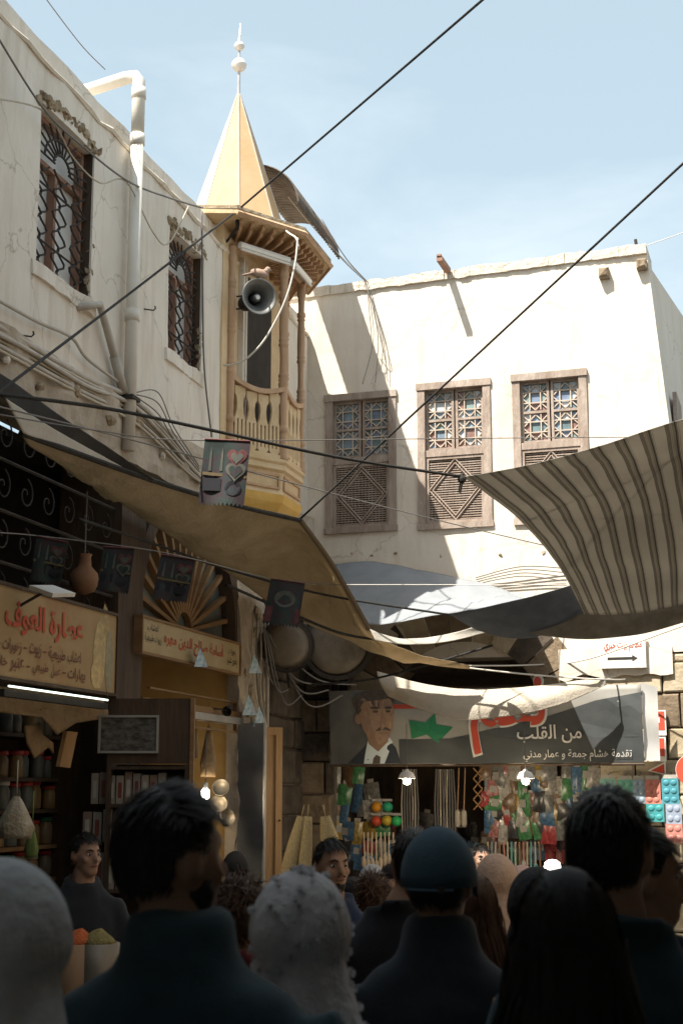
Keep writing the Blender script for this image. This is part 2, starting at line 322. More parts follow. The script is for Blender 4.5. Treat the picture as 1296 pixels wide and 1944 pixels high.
# Arabic lettering: join the letters (presentation forms), right to left
AR = {}
for c in range(0xFE70, 0xFEFD):
    d = unicodedata.decomposition(chr(c)).split()
    if len(d) == 2: AR[(chr(int(d[1], 16)), d[0][1:-1])] = chr(c)
def arabic(t):
    out = []
    for i, ch in enumerate(t):
        if (ch, 'isolated') not in AR: out.append(ch); continue
        p = i > 0 and (t[i - 1], 'initial') in AR; n = i + 1 < len(t) and (t[i + 1], 'final') in AR and (ch, 'initial') in AR
        out.append(AR.get((ch, 'medial' if p and n else 'final' if p else 'initial' if n else 'isolated'), AR[(ch, 'isolated')]))
    return ''.join(reversed(out))
def lettering(name, t, x0, x1, z0, z1, y, m, parent, slope=0.0, bold=0.0, warp=None):
    """flat print: text fitted into the box x0..x1, z0..z1 of a wall frame, at depth y"""
    c = bpy.data.curves.new('text', 'FONT'); c.body = arabic(t); c.size = 1; c.offset = bold; c.resolution_u = 4
    o = bpy.data.objects.new('text', c); COL.objects.link(o); bpy.context.view_layer.update()
    me = bpy.data.meshes.new_from_object(o.evaluated_get(bpy.context.evaluated_depsgraph_get()))
    bpy.data.objects.remove(o); bpy.data.curves.remove(c)
    bm = bmesh.new(); bm.from_mesh(me)
    bmesh.ops.remove_doubles(bm, verts=bm.verts, dist=1e-5)
    isl = {}; k = 0
    for v in bm.verts:
        if v.index in isl: continue
        st = [v]
        while st:
            q = st.pop()
            if q.index in isl: continue
            isl[q.index] = k
            st += [e.other_vert(q) for e in q.link_edges]
        k += 1
    xs = [v.co.x for v in bm.verts]; ys = [v.co.y for v in bm.verts]
    ax, bx, ay, by = min(xs), max(xs), min(ys), max(ys)
    for v in bm.verts:
        a = (v.co.x - ax) / (bx - ax); b = (v.co.y - ay) / (by - ay)
        x = x0 + (x1 - x0) * a; z = z0 + (z1 - z0) * b + slope * (x - x0)
        yy = y(x, z) if callable(y) else y
        v.co = (x, yy - 0.0004 * (isl[v.index] % 7), z)
    bm.to_mesh(me); bm.free(); me.materials.clear(); me.materials.append(m); me.name = name
    return link(name, me, parent)

# ------------------------------------------------------------------ ground
g = MB()
ys = [-60, -20, 2, 30, 120, 900]
for a, b in zip(ys, ys[1:]):
    g.add([(-900, a, ground_z(a)), (900, a, ground_z(a)), (900, b, ground_z(b)), (-900, b, ground_z(b))], [(0, 1, 2, 3)])
struct(g.build('ground', pave))

# ------------------------------------------------------------------ left building
UE = 5.05                      # where the left wall meets the sunlit building
ZT = lz(258, 252, 0) - 0.2
lb = thing('plastered_building', 'old beige plastered building with ironwork windows above dark spice shops', 'building', L)
w1 = (lu(72, 400), lu(178, 400), lz(115, 535), lz(125, 235))
w2 = (lu(320, 580), lu(384, 580), lz(350, 690), lz(350, 455))
ZS = 4.32                      # underside of the upper wall
wall = MB()
zsill, ztop = min(w1[2], w2[2]), max(w1[3], w2[3])
us = [-9.5, w1[0], w1[1], w2[0], w2[1], UE]
for i in range(5):
    a, b = us[i], us[i + 1]
    if i in (1, 3):
        ww = w1 if i == 1 else w2
        wall.slab(a, b, ZS, ww[2], 0, 0.45); wall.slab(a, b, ww[3], ZT, 0, 0.45)
    else: wall.slab(a, b, ZS, ZT, 0, 0.45)
wall.build('upper_wall', plaster, lb, smooth=False)
# parapet: an uneven rounded capping, set back
pp = MB()
for i in range(60):
    a = -9.5 + (UE + 9.5) * i / 60; b = -9.5 + (UE + 9.5) * (i + 1) / 60
    h = 0.22 + 0.03 * nz((a, 0, 0), 2.0)
    pp.prism([(a, ZT - 0.02), (b, ZT - 0.02), (b, ZT + 0.22 + 0.03 * nz((b, 0, 0), 2.0)), (a, ZT + h)], 0.07, 0.4)
pp.build('parapet', plaster, lb)
lip = MB(); lip.tube([(-9.5 + i * 0.19, -0.005 + 0.02 * nz((i, 2, 0), 0.9), ZT + 0.03 * nz((i, 0, 0), 0.7)) for i in range(81)], [0.02 + 0.012 * nz((i, 4, 0), 0.8) for i in range(81)], 5).build('plaster_lip', plaster_w, lb)
MB().box(-9.5, UE, 0.4, 5.0, ZT - 0.3, ZT - 0.05).build('roof', plaster_d, lb)
MB().box(-9.5, -9.2, 0.451, 5.0, 0, ZT - 0.31).box(-9.5, UE, 4.7, 5.0, -0.4, ZT - 0.31).build('rear_wall', plaster_d, lb)

# crumbling band at the foot of the upper wall
bd = MB()
bd.slab(-9.5, UE, ZS - 0.16, ZS + 0.27, -0.05, 0.3, res=0.07, amp=0.05, seed=4, freq=3)
bd.build('crumbling_ledge', plaster_d, lb)
for i in range(14):
    u = -2.2 + i * 0.5 + rnd.uniform(-0.04, 0.04); s_ = rnd.uniform(0.04, 0.1)
    m_ = MB().ell((u, -0.06, ZS + rnd.uniform(-0.1, 0.16)), (s_, 0.035, s_ * 0.55), 8, 5).jitter(0.03, 14, i)
    m_.build('rubble', rnd.choice([rubble, plaster_d, plaster_w]), lb)

def iron_window(ww, name_lbl, ncol):
    x0, x1, z0, z1 = ww; W = x1 - x0; H = z1 - z0
    wn = link('window', None, lb); W = x1 - x0
    MB().box(x0, x1, 0.15, 0.18, z0, z1).build('pane', pane_w, wn)
    fr = MB(); t = 0.035
    zs = z0 + H * 0.70
    for a in (x0, x1 - t, (x0 + x1) / 2 - t / 2): fr.box(a, a + t, 0.09, 0.148, z0, zs if abs(a - (x0 + x1) / 2) < 0.1 else z1)
    for zz in (z0, zs, z1 - t): fr.box(x0 + t, x1 - t, 0.095, 0.142, zz, zz + t * 0.9)
    fr.build('frame', iron_r, wn)
    sv = MB().box(x1 - 0.002, x1 + 0.004, 0.02, 0.15, z0, z1); sv.build('reveal', wood_dk, wn)
    # wavy bars in mirrored pairs
    for k in range(ncol):
        for sgn in (-1, 1):
            pts = []
            for i in range(29):
                zz = z0 + 0.02 + (zs - z0 - 0.03) * i / 28
                amp = W / ncol * 0.43
                pts.append((x0 + W * (k + 0.5) / ncol + sgn * amp * (0.5 + 0.5 * math.cos(i / 28 * math.pi * 10)), 0.055 + 0.008 * sgn, zz))
            MB().tube(pts, 0.008, 5).build('grille_bar', iron, wn)
    for i in range(2):
        zz = z0 + 0.03 + (zs - z0) * (i + 0.5) / 2
        MB().tube([(x0, 0.055, zz), (x1, 0.055, zz)], 0.008, 5).build('grille_rail', iron, wn)
    # sunburst at the top
    cx, cz = (x0 + x1) / 2, zs + 0.04
    rr = min(W * 0.5, z1 - zs)
    for k in range(13):
        q = math.pi * (k + 0.0) / 12
        MB().tube([(cx + 0.3 * rr * math.cos(q), 0.05, cz + 0.3 * rr * math.sin(q)), (cx + 0.98 * W / 2 * math.cos(q), 0.05, cz + (z1 - cz) * 0.95 * math.sin(q))], 0.008, 5).build('sunburst_bar', iron, wn)
    for q_ in (0.3, 0.62):
        MB().tube([(cx + q_ * W / 2 * math.cos(math.pi * k / 16), 0.05, cz + q_ * (z1 - cz) * math.sin(math.pi * k / 16)) for k in range(17)], 0.009, 5).build('sunburst_arc', iron, wn)
    # broken stone showing round the head and one jamb
    for i in range(30):
        a = i / 29; q_ = rnd.uniform(0.7, 1.2)
        MB().ell((x0 - 0.03 + (W + 0.08) * a, 0.012, z1 + rnd.uniform(-0.01, 0.05) + 0.05 * math.sin(a * 3)), (0.038 * q_, 0.03, 0.03 * q_), 7, 5).jitter(0.035, 22, i).build('broken_stone', rubble, wn)
    for i in range(7):
        MB().ell((x1 + 0.015, 0.03, z0 + 0.05 + i * H * 0.055), (0.02, 0.03, 0.045), 7, 5).jitter(0.03, 20, i + 40).build('broken_stone', rubble, wn)
    sl = MB().slab(x0 - 0.06, x1 + 0.06, z0 - 0.09, z0 + 0.01, -0.025, 0.3, res=0.05, amp=0.03, seed=8, freq=5); sl.build('sill', plaster, wn)
iron_window(w1, '', 3)
iron_window(w2, '', 3)

# --- ground floor of the left building
def LB(px, py, off=0): return L.px(px, py, off)
u_p0, u_p1 = lu(222, 1300), lu(268, 1300)      # pier between the two shops
u_d1, u_q0, u_q1 = lu(456, 1400), lu(456, 1250), lu(508, 1300)
GZ = -0.4
pi = MB().slab(u_p0, u_p1, GZ, ZS - 0.1, 0.0, 0.5, amp=0.02); pi.build('pier', wood_dk, lb)
pq = MB().slab(u_q0, u_q1 - 0.003, GZ, ZS - 0.1, 0.02, 0.12, res=0.06, amp=0.05, seed=3, freq=4); pq.build('plaster_pier', plaster_d, lb)
for i, (px, py, rx, rz) in enumerate(((487, 1200, 0.05, 0.10), (478, 1330, 0.09, 0.14), (492, 1160, 0.05, 0.09), (470, 1275, 0.05, 0.06), (486, 1365, 0.07, 0.07))):
    u, z = LB(px, py); MB().ell((u, 0.015, z), (rx, 0.03, rz), 10, 6).jitter(0.05, 10, i).build('exposed_stone', stone_g, lb)
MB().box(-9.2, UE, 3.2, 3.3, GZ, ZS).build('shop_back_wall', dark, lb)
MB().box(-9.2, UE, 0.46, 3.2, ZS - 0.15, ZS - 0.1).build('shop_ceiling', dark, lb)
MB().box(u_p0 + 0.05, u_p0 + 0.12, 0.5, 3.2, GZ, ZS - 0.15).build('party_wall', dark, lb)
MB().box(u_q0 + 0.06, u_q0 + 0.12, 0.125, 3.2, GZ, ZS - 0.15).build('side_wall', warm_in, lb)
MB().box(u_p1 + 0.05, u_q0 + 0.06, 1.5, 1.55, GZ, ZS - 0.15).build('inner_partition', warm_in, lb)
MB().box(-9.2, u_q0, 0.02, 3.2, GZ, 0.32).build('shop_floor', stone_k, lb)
# stone wall beyond the shops
z = GZ; row = 0
MB().box(u_q1, UE, 0.08, 0.5, GZ, ZS - 0.16).build('stone_backing', mortar, lb)
while z < ZS - 0.25:
    h = 0.30 + 0.05 * (row % 2); u = u_q1 - (0.2 if row % 2 else 0)
    while u < UE:
        wd = rnd.uniform(0.38, 0.62); a = max(u, u_q1); b = min(u + wd - 0.015, UE)
        if b - a > 0.06:
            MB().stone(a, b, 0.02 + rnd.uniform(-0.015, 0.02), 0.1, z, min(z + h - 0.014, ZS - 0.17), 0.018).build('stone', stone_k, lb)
        u += wd
    z += h; row += 1
# iron scrollwork and lattice high in the dark shop front, ribbed fanlight over the second shop
u0, u1 = -2.2, u_p0 - 0.02
for k in range(32):
    cx = u0 + (u1 - u0) * (k % 8 + 0.5) / 8; cz = 3.0 + 0.32 * (k // 8)
    pts = [(cx + (0.012 + 0.0085 * i * 0.8) * math.cos(i * 0.55), 0.05, cz + (0.012 + 0.0085 * i * 0.8) * math.sin(i * 0.55)) for i in range(15)]
    MB().tube(pts, 0.006, 5).build('iron_scroll', iron, lb)
for zz in (2.86, 3.16, 3.48, 3.8, 4.1): MB().tube([(u0, 0.05, zz), (u1, 0.05, zz)], 0.012, 5).build('iron_rail', iron, lb)
fan = link('fanlight', None, lb)
fx0, fz0 = LB(272, 1190); fx1, fz1 = LB(456, 1222); fcx = (fx0 + fx1) / 2; fr_ = (fx1 - fx0) / 2
fzb = L.px(365, 1196)[1]
MB().box(fx0, fx1, 0.16, 0.19, fzb, ZS - 0.12).build('fan_board', mat('teal_board', (0.10, 0.12, 0.115), (0.15, 0.165, 0.15), 5, 0.7), fan)
for k in range(17):
    q = math.pi * k / 16; rr = fr_ * 0.97
    d_ = Vector((math.cos(q), 0, math.sin(q) * 1.0)); n_ = Vector((-d_.z, 0, d_.x)) * 0.016
    a_ = Vector((fcx, 0, fzb)) + d_ * 0.16; b_ = Vector((fcx, 0, fzb)) + d_ * rr
    MB().add([a_ - n_ + Vector((0, yy, 0)) for yy in (0.10, 0.155)] + [a_ + n_ + Vector((0, yy, 0)) for yy in (0.10, 0.155)] +
             [b_ - n_ * 1.3 + Vector((0, yy, 0)) for yy in (0.10, 0.155)] + [b_ + n_ * 1.3 + Vector((0, yy, 0)) for yy in (0.10, 0.155)],
             [(0, 2, 6, 4), (1, 5, 7, 3), (0, 4, 5, 1), (2, 3, 7, 6), (0, 1, 3, 2), (4, 6, 7, 5)]).build('fan_rib', wood_md, fan)
arc = MB()
for k in range(24):
    q0, q1 = math.pi * k / 24, math.pi * (k + 1) / 24
    arc.prism([(fcx + r_ * math.cos(q), fzb + r_ * math.sin(q)) for r_, q in ((fr_ * 0.97, q0), (fr_ * 1.1, q0), (fr_ * 1.1, q1), (fr_ * 0.97, q1))], 0.03, 0.18)
arc.build('fan_arch', wood_dk, fan)
# wood panel over the second shop's door
pa = link('door_panel', None, lb)
a_, zt_ = LB(270, 1238); b_, zb_ = LB(456, 1362)
zt_ = 2.42; zb_ = LB(365, 1350)[1]
MB().box(a_, b_, 0.02, 0.10, zb_, zt_).build('panel_board', wood_md, pa)
for (x0, x1, z0, z1) in ((a_, b_, zt_ - 0.05, zt_), (a_, b_, zb_, zb_ + 0.05), (a_, a_ + 0.06, zb_ + 0.05, zt_ - 0.05), (b_ - 0.06, b_, zb_ + 0.05, zt_ - 0.05), (a_ + 0.14, b_ - 0.12, zt_ - 0.14, zt_ - 0.125), (a_ + 0.14, b_ - 0.12, zb_ + 0.12, zb_ + 0.135), (b_ - 0.135, b_ - 0.12, zb_ + 0.136, zt_ - 0.141)):
    MB().box(x0, x1, -0.015, 0.018, z0, z1).build('moulding', wood_md, pa)
MB().box(a_, b_, -0.03, 0.1, zb_ - 0.06, zb_ - 0.003).build('lintel_rail', metal_g, pa)
# door leaves that stand open to the lane
lf = thing('door_leaf', 'grey metal door leaf standing open beside the plaster pier', 'door', L)
u, z = LB(470, 1372, -0.1)
MB().box(u_q0 + 0.02, u_q0 + 0.06, -0.22, 0.015, GZ + 0.1, z).build('panel', mat('grey_door', (0.10, 0.105, 0.11), (0.14, 0.14, 0.14), 4, 0.6), lf)
MB().box(u_q0 + 0.012, u_q0 + 0.068, -0.235, -0.222, GZ + 0.1, z + 0.01).build('edge_strip', metal_g, lf)
sh = thing('wooden_shutter', 'tall brown wooden shutter leaf with narrow sunk panel and small ledge', 'shutter', L)
p0 = at(486, 1380, 13.0); p1 = at(535, 1392, 13.15); zt = p0.z
q0, q1 = L.loc(p0), L.loc(p1)
dirv = (q1 - q0); dirv.z = 0; wd = dirv.length; ang_s = math.atan2(dirv.y, dirv.x)
sh.location = L.w(q0.x, q0.y, ground_z(13)); sh.rotation_euler = (0, 0, L.a + ang_s)
zt -= ground_z(13)
for i, (a, b) in enumerate(((0, 0.36), (0.37, 0.70), (0.71, 1.0))):
    MB().box(wd * a, wd * b, 0.0, 0.03, 0.05, zt).build('plank', wood_door, sh)
for a, b, c_, d_ in ((0.0, wd, zt - 0.07, zt), (0.0, wd, 0.05, 0.16), (0, wd * 0.2, 0.161, zt - 0.071), (wd * 0.75, wd, 0.161, zt - 0.071)):
    MB().box(a, b, -0.014, -0.001, c_, d_).build('rail', wood_door, sh)
MB().box(-0.01, wd * 1.12, -0.09, -0.016, 0.93, 0.955).build('ledge', wood_tan, sh)
for i in range(8): MB().lathe([(0.008, 0), (0.008, 0.012)], 8, Matrix.Translation((wd * (0.1 if i % 2 else 0.9), -0.014, 0.3 + 0.24 * i)) @ Matrix.Rotation(R(90), 4, 'X')).build('nail', iron, sh)

# ------------------------------------------------------------------ shop signs
def board_sign(name, label, px0, py0t, px1, py1t, zb, off, m, frame_m):
    t = thing(name, label, 'sign', L)
    u0_, z0_ = L.px(px0, py0t, off); u1_, z1_ = L.px(px1, py1t, off)
    zt_ = (z0_ + z1_) / 2
    MB().box(u0_, u1_, off, off + 0.05, zb, zt_).build('board', m, t)
    for a, b, c_, d_ in ((u0_, u1_, zt_, zt_ + 0.02), (u0_, u1_, zb - 0.02, zb), (u0_ - 0.02, u0_, zb - 0.02, zt_ + 0.02), (u1_, u1_ + 0.02, zb - 0.02, zt_ + 0.02)):
        MB().box(a, b, off - 0.012, off + 0.06, c_, d_).build('frame_strip', frame_m, t)
    return t, u0_, u1_, zb, zt_
zb1 = L.px(110, 1300, -0.14)[1]
s1, a, b, c_, d_ = board_sign('shop_sign', 'long yellow spice shop sign with red Arabic title and picture of jars', -120, 1078, 222, 1168, zb1, -0.14, sign_y, wood_dk)
def S1(px, py): return L.px(px, py, -0.144)
def words_line(t, xa, xb, za, zb, y, m, parent, bold=0.0):
    ws = t.split(' '); tot = sum(len(q) for q in ws) + 0.8 * (len(ws) - 1); x = xb
    for q in ws:
        wd_ = (xb - xa) * len(q) / tot
        if q == '-': MB().box(x - wd_, x, y - 0.001, y, za + (zb - za) * 0.48, za + (zb - za) * 0.58).build('dash', m, parent)
        else: lettering('word', q, x - wd_, x, za, zb, y, m, parent, bold=bold)
        x -= wd_ + (xb - xa) * 0.8 / tot
x0, z0 = S1(8, 1222); x1, z1 = S1(160, 1150)
lettering('red_title', 'عطارة العوف', x0, x1, S1(80, 1215)[1], S1(80, 1152)[1], -0.1445, red_txt, s1, bold=0.03)
words_line('اعشاب طبيعية - زيوت - زهورات -', S1(-6, 1235)[0], S1(154, 1250)[0], S1(80, 1252)[1], S1(80, 1223)[1], -0.1445, brown_txt, s1, bold=0.012)
words_line('بهارات - عسل طبيعي - عنبر خام', S1(-6, 1262)[0], S1(162, 1290)[0], S1(80, 1285)[1], S1(80, 1257)[1], -0.1445, brown_txt, s1, bold=0.012)
# printed picture of a bottle and herbs at the sign's far end
for i, (px, py, rx, rz, cc) in enumerate(((200, 1195, 0.07, 0.16, (0.30, 0.22, 0.10)), (190, 1240, 0.10, 0.20, (0.36, 0.27, 0.13)), (208, 1255, 0.06, 0.22, (0.24, 0.21, 0.13)), (185, 1280, 0.10, 0.10, (0.42, 0.30, 0.14)))):
    u, z = S1(px, py); n_ = 18
    MB().add([(u + rx * math.cos(q * 2 * math.pi / n_) * (1 + 0.2 * nz((q, i, 0), 0.9)), -0.1415 - 0.0008 * i, z + rz * math.sin(q * 2 * math.pi / n_) * (1 + 0.2 * nz((q, i, 5), 0.9))) for q in range(n_)], [tuple(range(n_))]).build('printed_picture', mat('print_%d' % i, cc, tuple(v * 1.5 for v in cc), 22, 0.7), s1)
ft = thing('tube_lamp', 'thin lit fluorescent tube under the long yellow sign', 'lamp', L)
ua, za = L.px(18, 1285, -0.2); ub, zb_2 = L.px(205, 1322, -0.2)
MB().tube([(ua, -0.2, zb1 - 0.06), (ub, -0.2, zb1 - 0.06)], 0.006, 8).build('tube', tube_lit, ft)
MB().box(ua - 0.03, ub + 0.03, -0.19, -0.142, zb1 - 0.12, zb1 - 0.078).build('holder', iron, ft)

zb2 = L.px(365, 1258, -0.06)[1]
s2, a, b, c_, d_ = board_sign('shop_sign', 'cream painted board with red Arabic name above panelled shop door', 271, 1170, 455, 1227, zb2, -0.06, sign_c, wood_md)
def S2(px, py): return L.px(px, py, -0.064)
lettering('red_name', 'أسامة صلاح الدين مهره', S2(312, 1215)[0], S2(424, 1240)[0], S2(365, 1244)[1], S2(365, 1206)[1], -0.0645, red_txt, s2, bold=0.008)
lettering('side_words', 'اعشاب', S2(281, 1190)[0], S2(301, 1200)[0], S2(290, 1201)[1], S2(290, 1184)[1], -0.0645, black_txt, s2)
lettering('side_words', 'زيوت طبيعية', S2(275, 1210)[0], S2(307, 1220)[0], S2(290, 1222)[1], S2(290, 1204)[1], -0.0645, black_txt, s2)
lettering('side_words', 'زهورات', S2(434, 1235)[0], S2(448, 1240)[0], S2(441, 1246)[1], S2(441, 1230)[1], -0.0645, black_txt, s2)
lettering('side_words', 'بخور عنبر', S2(431, 1250)[0], S2(450, 1260)[0], S2(441, 1265)[1], S2(441, 1248)[1], -0.0645, black_txt, s2)

# ------------------------------------------------------------------ minaret bay at the end of the wall
mn = thing('wooden_minaret', 'small wooden minaret bay with pointed yellow spire and carved balcony', 'minaret', L)
A, B, C, D = (2.38, -0.03), (2.90, -0.36), (3.45, -0.36), (3.97, -0.03)
zf = L.px(533, 872, -0.36)[1]; zr = L.px(437, 717, -0.03)[1]; ze = L.px(533, 492, -0.36)[1]; zbot = L.px(540, 968, -0.36)[1]
A2, B2, C2, D2 = (2.02, -0.20), (2.66, -0.64), (3.52, -0.64), (4.2, -0.20)
def off_poly(k): return [(A[0] - k * 0.9, 0.2), (A[0] - k * 0.9, A[1] - k * 0.3), (B[0] - k * 0.45, B[1] - k), (C[0] + k * 0.45, C[1] - k), (D[0] + k * 0.9, D[1] - k * 0.3), (D[0] + k * 0.9, 0.2)]
# base: bowl, body with mouldings
prof = [(zbot, 0.0), (zbot + 0.05, 0.012), (zbot + 0.1, 0.01)]
bs = MB(); lev = [(zbot - 0.0, 0.03), (zbot + 0.11, 0.03), (zbot + 0.13, -0.04), (zbot + 0.2, 0.0)]
def loft(mb, levels):
    k0 = len(mb.v); n = 6
    for z_, k in levels: mb.v += [(x, y, z_) for x, y in off_poly(k)]
    for i in range(len(levels) - 1):
        mb.f += [(k0 + i * n + j, k0 + i * n + (j + 1) % n, k0 + (i + 1) * n + (j + 1) % n, k0 + (i + 1) * n + j) for j in range(n)]
    mb.f += [tuple(k0 + j for j in range(n - 1, -1, -1)), tuple(k0 + (len(levels) - 1) * n + j for j in range(n))]
    return mb
loft(MB(), [(zbot - 0.10, -0.18), (zbot - 0.03, -0.06), (zbot + 0.05, 0.0), (zbot + 0.12, 0.02)]).build('ochre_band', wood_org, mn)
loft(MB(), [(zbot + 0.123, 0.005), (zbot + 0.18, -0.01), (zf - 0.12, 0.0), (zf - 0.1, 0.03), (zf - 0.05, 0.02), (zf - 0.03, 0.04), (zf, 0.04)]).build('balcony_base', wood_ylw, mn)
for (p, q) in ((A, B), (B, C), (C, D)):      # sunk panel borders on each face of the base
    dx, dy = q[0] - p[0], q[1] - p[1]; ln = math.hypot(dx, dy); nx, ny = dy / ln, -dx / ln
    for t0, t1, z0, z1 in ((0.06, 0.94, zf - 0.16, zf - 0.14), (0.06, 0.94, zbot + 0.17, zbot + 0.19), (0.06, 0.09, zbot + 0.191, zf - 0.161), (0.91, 0.94, zbot + 0.191, zf - 0.161)):
        k0 = 0.012
        pts = [(p[0] + dx * t + nx * k, p[1] + dy * t + ny * k) for t, k in ((t0, -0.01), (t1, -0.01), (t1, k0), (t0, k0))]
        MB().prismz(pts, z0, z1).build('base_moulding', wood_tan, mn)
def turned(h, r):
    p = []; marks = [0.03, 0.045, 0.06, 0.14, 0.155, 0.38, 0.40, 0.42, 0.58, 0.60, 0.80, 0.815, 0.83, 0.93, 0.945]
    for i in range(121):
        t = i / 120; rr = r * (0.88 + 0.10 * math.cos(t * 2 * math.pi * 3))
        for m_ in marks:
            if abs(t - m_) < 0.006: rr = r * 1.1
        if t < 0.02 or t > 0.975: rr = r * 1.18
        p.append((rr, t * h))
    return p
for (x, y), r_ in ((A, 0.04), (B, 0.043), (C, 0.038), (D, 0.038)):
    MB().lathe(turned(ze - zf, r_), 14, Matrix.Translation((x, y, zf))).build('turned_post', wood_tan, mn, smooth=True)
def rail(p, q):
    dx, dy = q[0] - p[0], q[1] - p[1]; ln = math.hypot(dx, dy); ang = math.atan2(dy, dx)
    M = Matrix.Translation((p[0], p[1], zf)) @ Matrix.Rotation(ang, 4, 'Z')
    def put(mb, nm, m_): mb.v = [tuple(M @ Vector(v)) for v in mb.v]; return mb.build(nm, m_, mn)
    h = zr - zf
    sag = lambda x: h - 0.07 * math.sin(math.pi * x / ln)
    hr = MB()
    hr.grid(lambda a, b: (ln * a, (-0.04, 0.04, 0.04, -0.04, -0.04)[int(b * 4 + .1)], sag(ln * a) + (0.03, 0.03, -0.015, -0.015, 0.03)[int(b * 4 + .1)]), 10, 4)
    put(hr, 'handrail', wood_tan)
    put(MB().box(0.03, ln - 0.03, -0.02, 0.02, 0.0, 0.04), 'bottom_rail', wood_ylw)
    n = max(3, int(ln / 0.135)); wd_ = (ln - 0.08) / n
    for i in range(n):
        cx = 0.04 + wd_ * (i + 0.5); hw = wd_ * 0.5
        hh = sag(cx) - 0.02
        pr = [(0.46, 0.04), (0.30, 0.07), (0.46, 0.11), (0.46, 0.15)]
        up = [(0.46, 0.50), (0.30, 0.60), (0.24, 0.72), (0.30, 0.82), (0.46, 0.88), (0.46, 1.0)]
        mb = MB()
        mb.prism([(cx + a_ * hw * 2 * 0.98, hh * z_) for a_, z_ in pr] + [(cx - a_ * hw * 2 * 0.98, hh * z_) for a_, z_ in reversed(pr)], -0.012, 0.012)
        mb.prism([(cx + a_ * hw * 2 * 0.98, hh * z_) for a_, z_ in up] + [(cx - a_ * hw * 2 * 0.98, hh * z_) for a_, z_ in reversed(up)], -0.012, 0.012)
        for s_ in (-1, 0, 1): mb.box(cx + s_ * hw * 0.66 - hw * 0.2, cx + s_ * hw * 0.66 + hw * 0.2, -0.0115, 0.0115, hh * 0.149, hh * 0.505)
        put(mb, 'baluster', wood_ylw)
rail(A, B); rail(B, C); rail(C, D)
# eaves: board, rafters with stepped ends, fascia
ev = [(1.9, 0.2), A2, B2, C2, D2, (4.3, 0.2)]
MB().prismz(ev, ze + 0.16, ze + 0.20).build('eaves_board', wood_ylw, mn)
for (p, q) in ((A2, B2), (B2, C2), (C2, D2)):
    MB().tube([(p[0], p[1], ze + 0.17), (q[0], q[1], ze + 0.17)], 0.026, 4).build('fascia', wood_tan, mn)
for (p, q, p2, q2, n) in ((A, B, A2, B2, 6), (B, C, B2, C2, 7), (C, D, C2, D2, 4)):
    for i in range(n):
        t = (i + 0.5) / n
        a_ = Vector((p[0] + (q[0] - p[0]) * t, p[1] + (q[1] - p[1]) * t, 0)); b_ = Vector((p2[0] + (q2[0] - p2[0]) * t, p2[1] + (q2[1] - p2[1]) * t, 0))
        d_ = (b_ - a_); ln = d_.length; d_.normalize(); s_ = Vector((-d_.y, d_.x, 0)) * 0.013
        st = a_ - d_ * 0.25; pr = [(0, 0.085), (ln * 0.62 + 0.25, 0.085), (ln * 0.62 + 0.25, 0.115), (ln * 0.80 + 0.25, 0.115), (ln * 0.82 + 0.25, 0.158), (0, 0.158)]
        k = len(pr)
        MB().add([st + d_ * x + s_ * sg + Vector((0, 0, ze + z_)) for sg in (-1, 1) for x, z_ in pr],
                 [tuple(range(k)), tuple(range(2 * k - 1, k - 1, -1))] + [(j, j + k, (j + 1) % k + k, (j + 1) % k) for j in range(k)]).build('rafter', wood_tan, mn)
for (p, q) in ((A, B), (B, C), (C, D)):
    dx, dy = q[0] - p[0], q[1] - p[1]
    MB().tube([(p[0], p[1], ze + 0.005), (q[0], q[1], ze + 0.005)], 0.034, 4).build('head_beam', wood_tan, mn)
lump = MB().grid(lambda a, b: (1.8 + 2.5 * a, -0.62 + 0.85 * b, ze + 0.205 + 0.05 * nz((a * 9, b * 4, 0)) + 0.03), 40, 12); lump.v = [v for v in lump.v]
rf = MB().prismz([(x + rnd.uniform(-.01, .01), y) for x, y in ev], ze + 0.203, ze + 0.235).jitter(0.012, 8); rf.build('mud_topping', rubble, mn)
# doorway into the wall behind the balcony
MB().box(2.72, 3.55, -0.022, -0.012, zf, ze - 0.12).build('dark_doorway', dark, mn)
for x in (2.62, 2.69): MB().box(x, x + 0.045, -0.06, -0.012, zf, ze - 0.02).build('door_jamb', plaster_w, mn)
MB().box(2.2, 4.1, -0.011, 0.12, zf - 0.2, ze + 0.16).build('bay_wall', wood_ylw, mn)
# spire: eight panels, battens on the ridges
ccx, ccy = 2.98, 0.15; z0 = ze + 0.2; z1 = L.px(450, 168, ccy)[1]; rb = 0.53
cor = [(ccx + rb * math.cos(R(22.5 + 45 * k)), ccy + rb * math.sin(R(22.5 + 45 * k))) for k in range(8)]
for k in range(8):
    p, q = cor[k], cor[(k + 1) % 8]
    pt = lambda a, t: (ccx + (a[0] - ccx) * (1 - t), ccy + (a[1] - ccy) * (1 - t), z0 + (z1 - z0) * t)
    T_ = 0.14
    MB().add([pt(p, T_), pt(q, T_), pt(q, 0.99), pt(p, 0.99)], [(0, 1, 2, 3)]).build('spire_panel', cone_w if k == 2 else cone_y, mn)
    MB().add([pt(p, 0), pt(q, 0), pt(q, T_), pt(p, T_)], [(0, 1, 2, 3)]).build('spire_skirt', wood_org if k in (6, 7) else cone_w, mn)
    MB().tube([pt(p, 0), pt(p, 0.985)], 0.008, 4).build('batten', batten, mn)
zk = z1 - 0.02; zz1 = L.px(450, 118, ccy)[1]; zz2 = L.px(454, 87, ccy)[1]; zz3 = L.px(457, 45, ccy)[1]
fi = link('finial', None, mn)
MB().tube([(ccx, ccy, zk - 0.05), (ccx, ccy, zz2)], [0.018, 0.012], 8).build('rod', metal_g, fi)
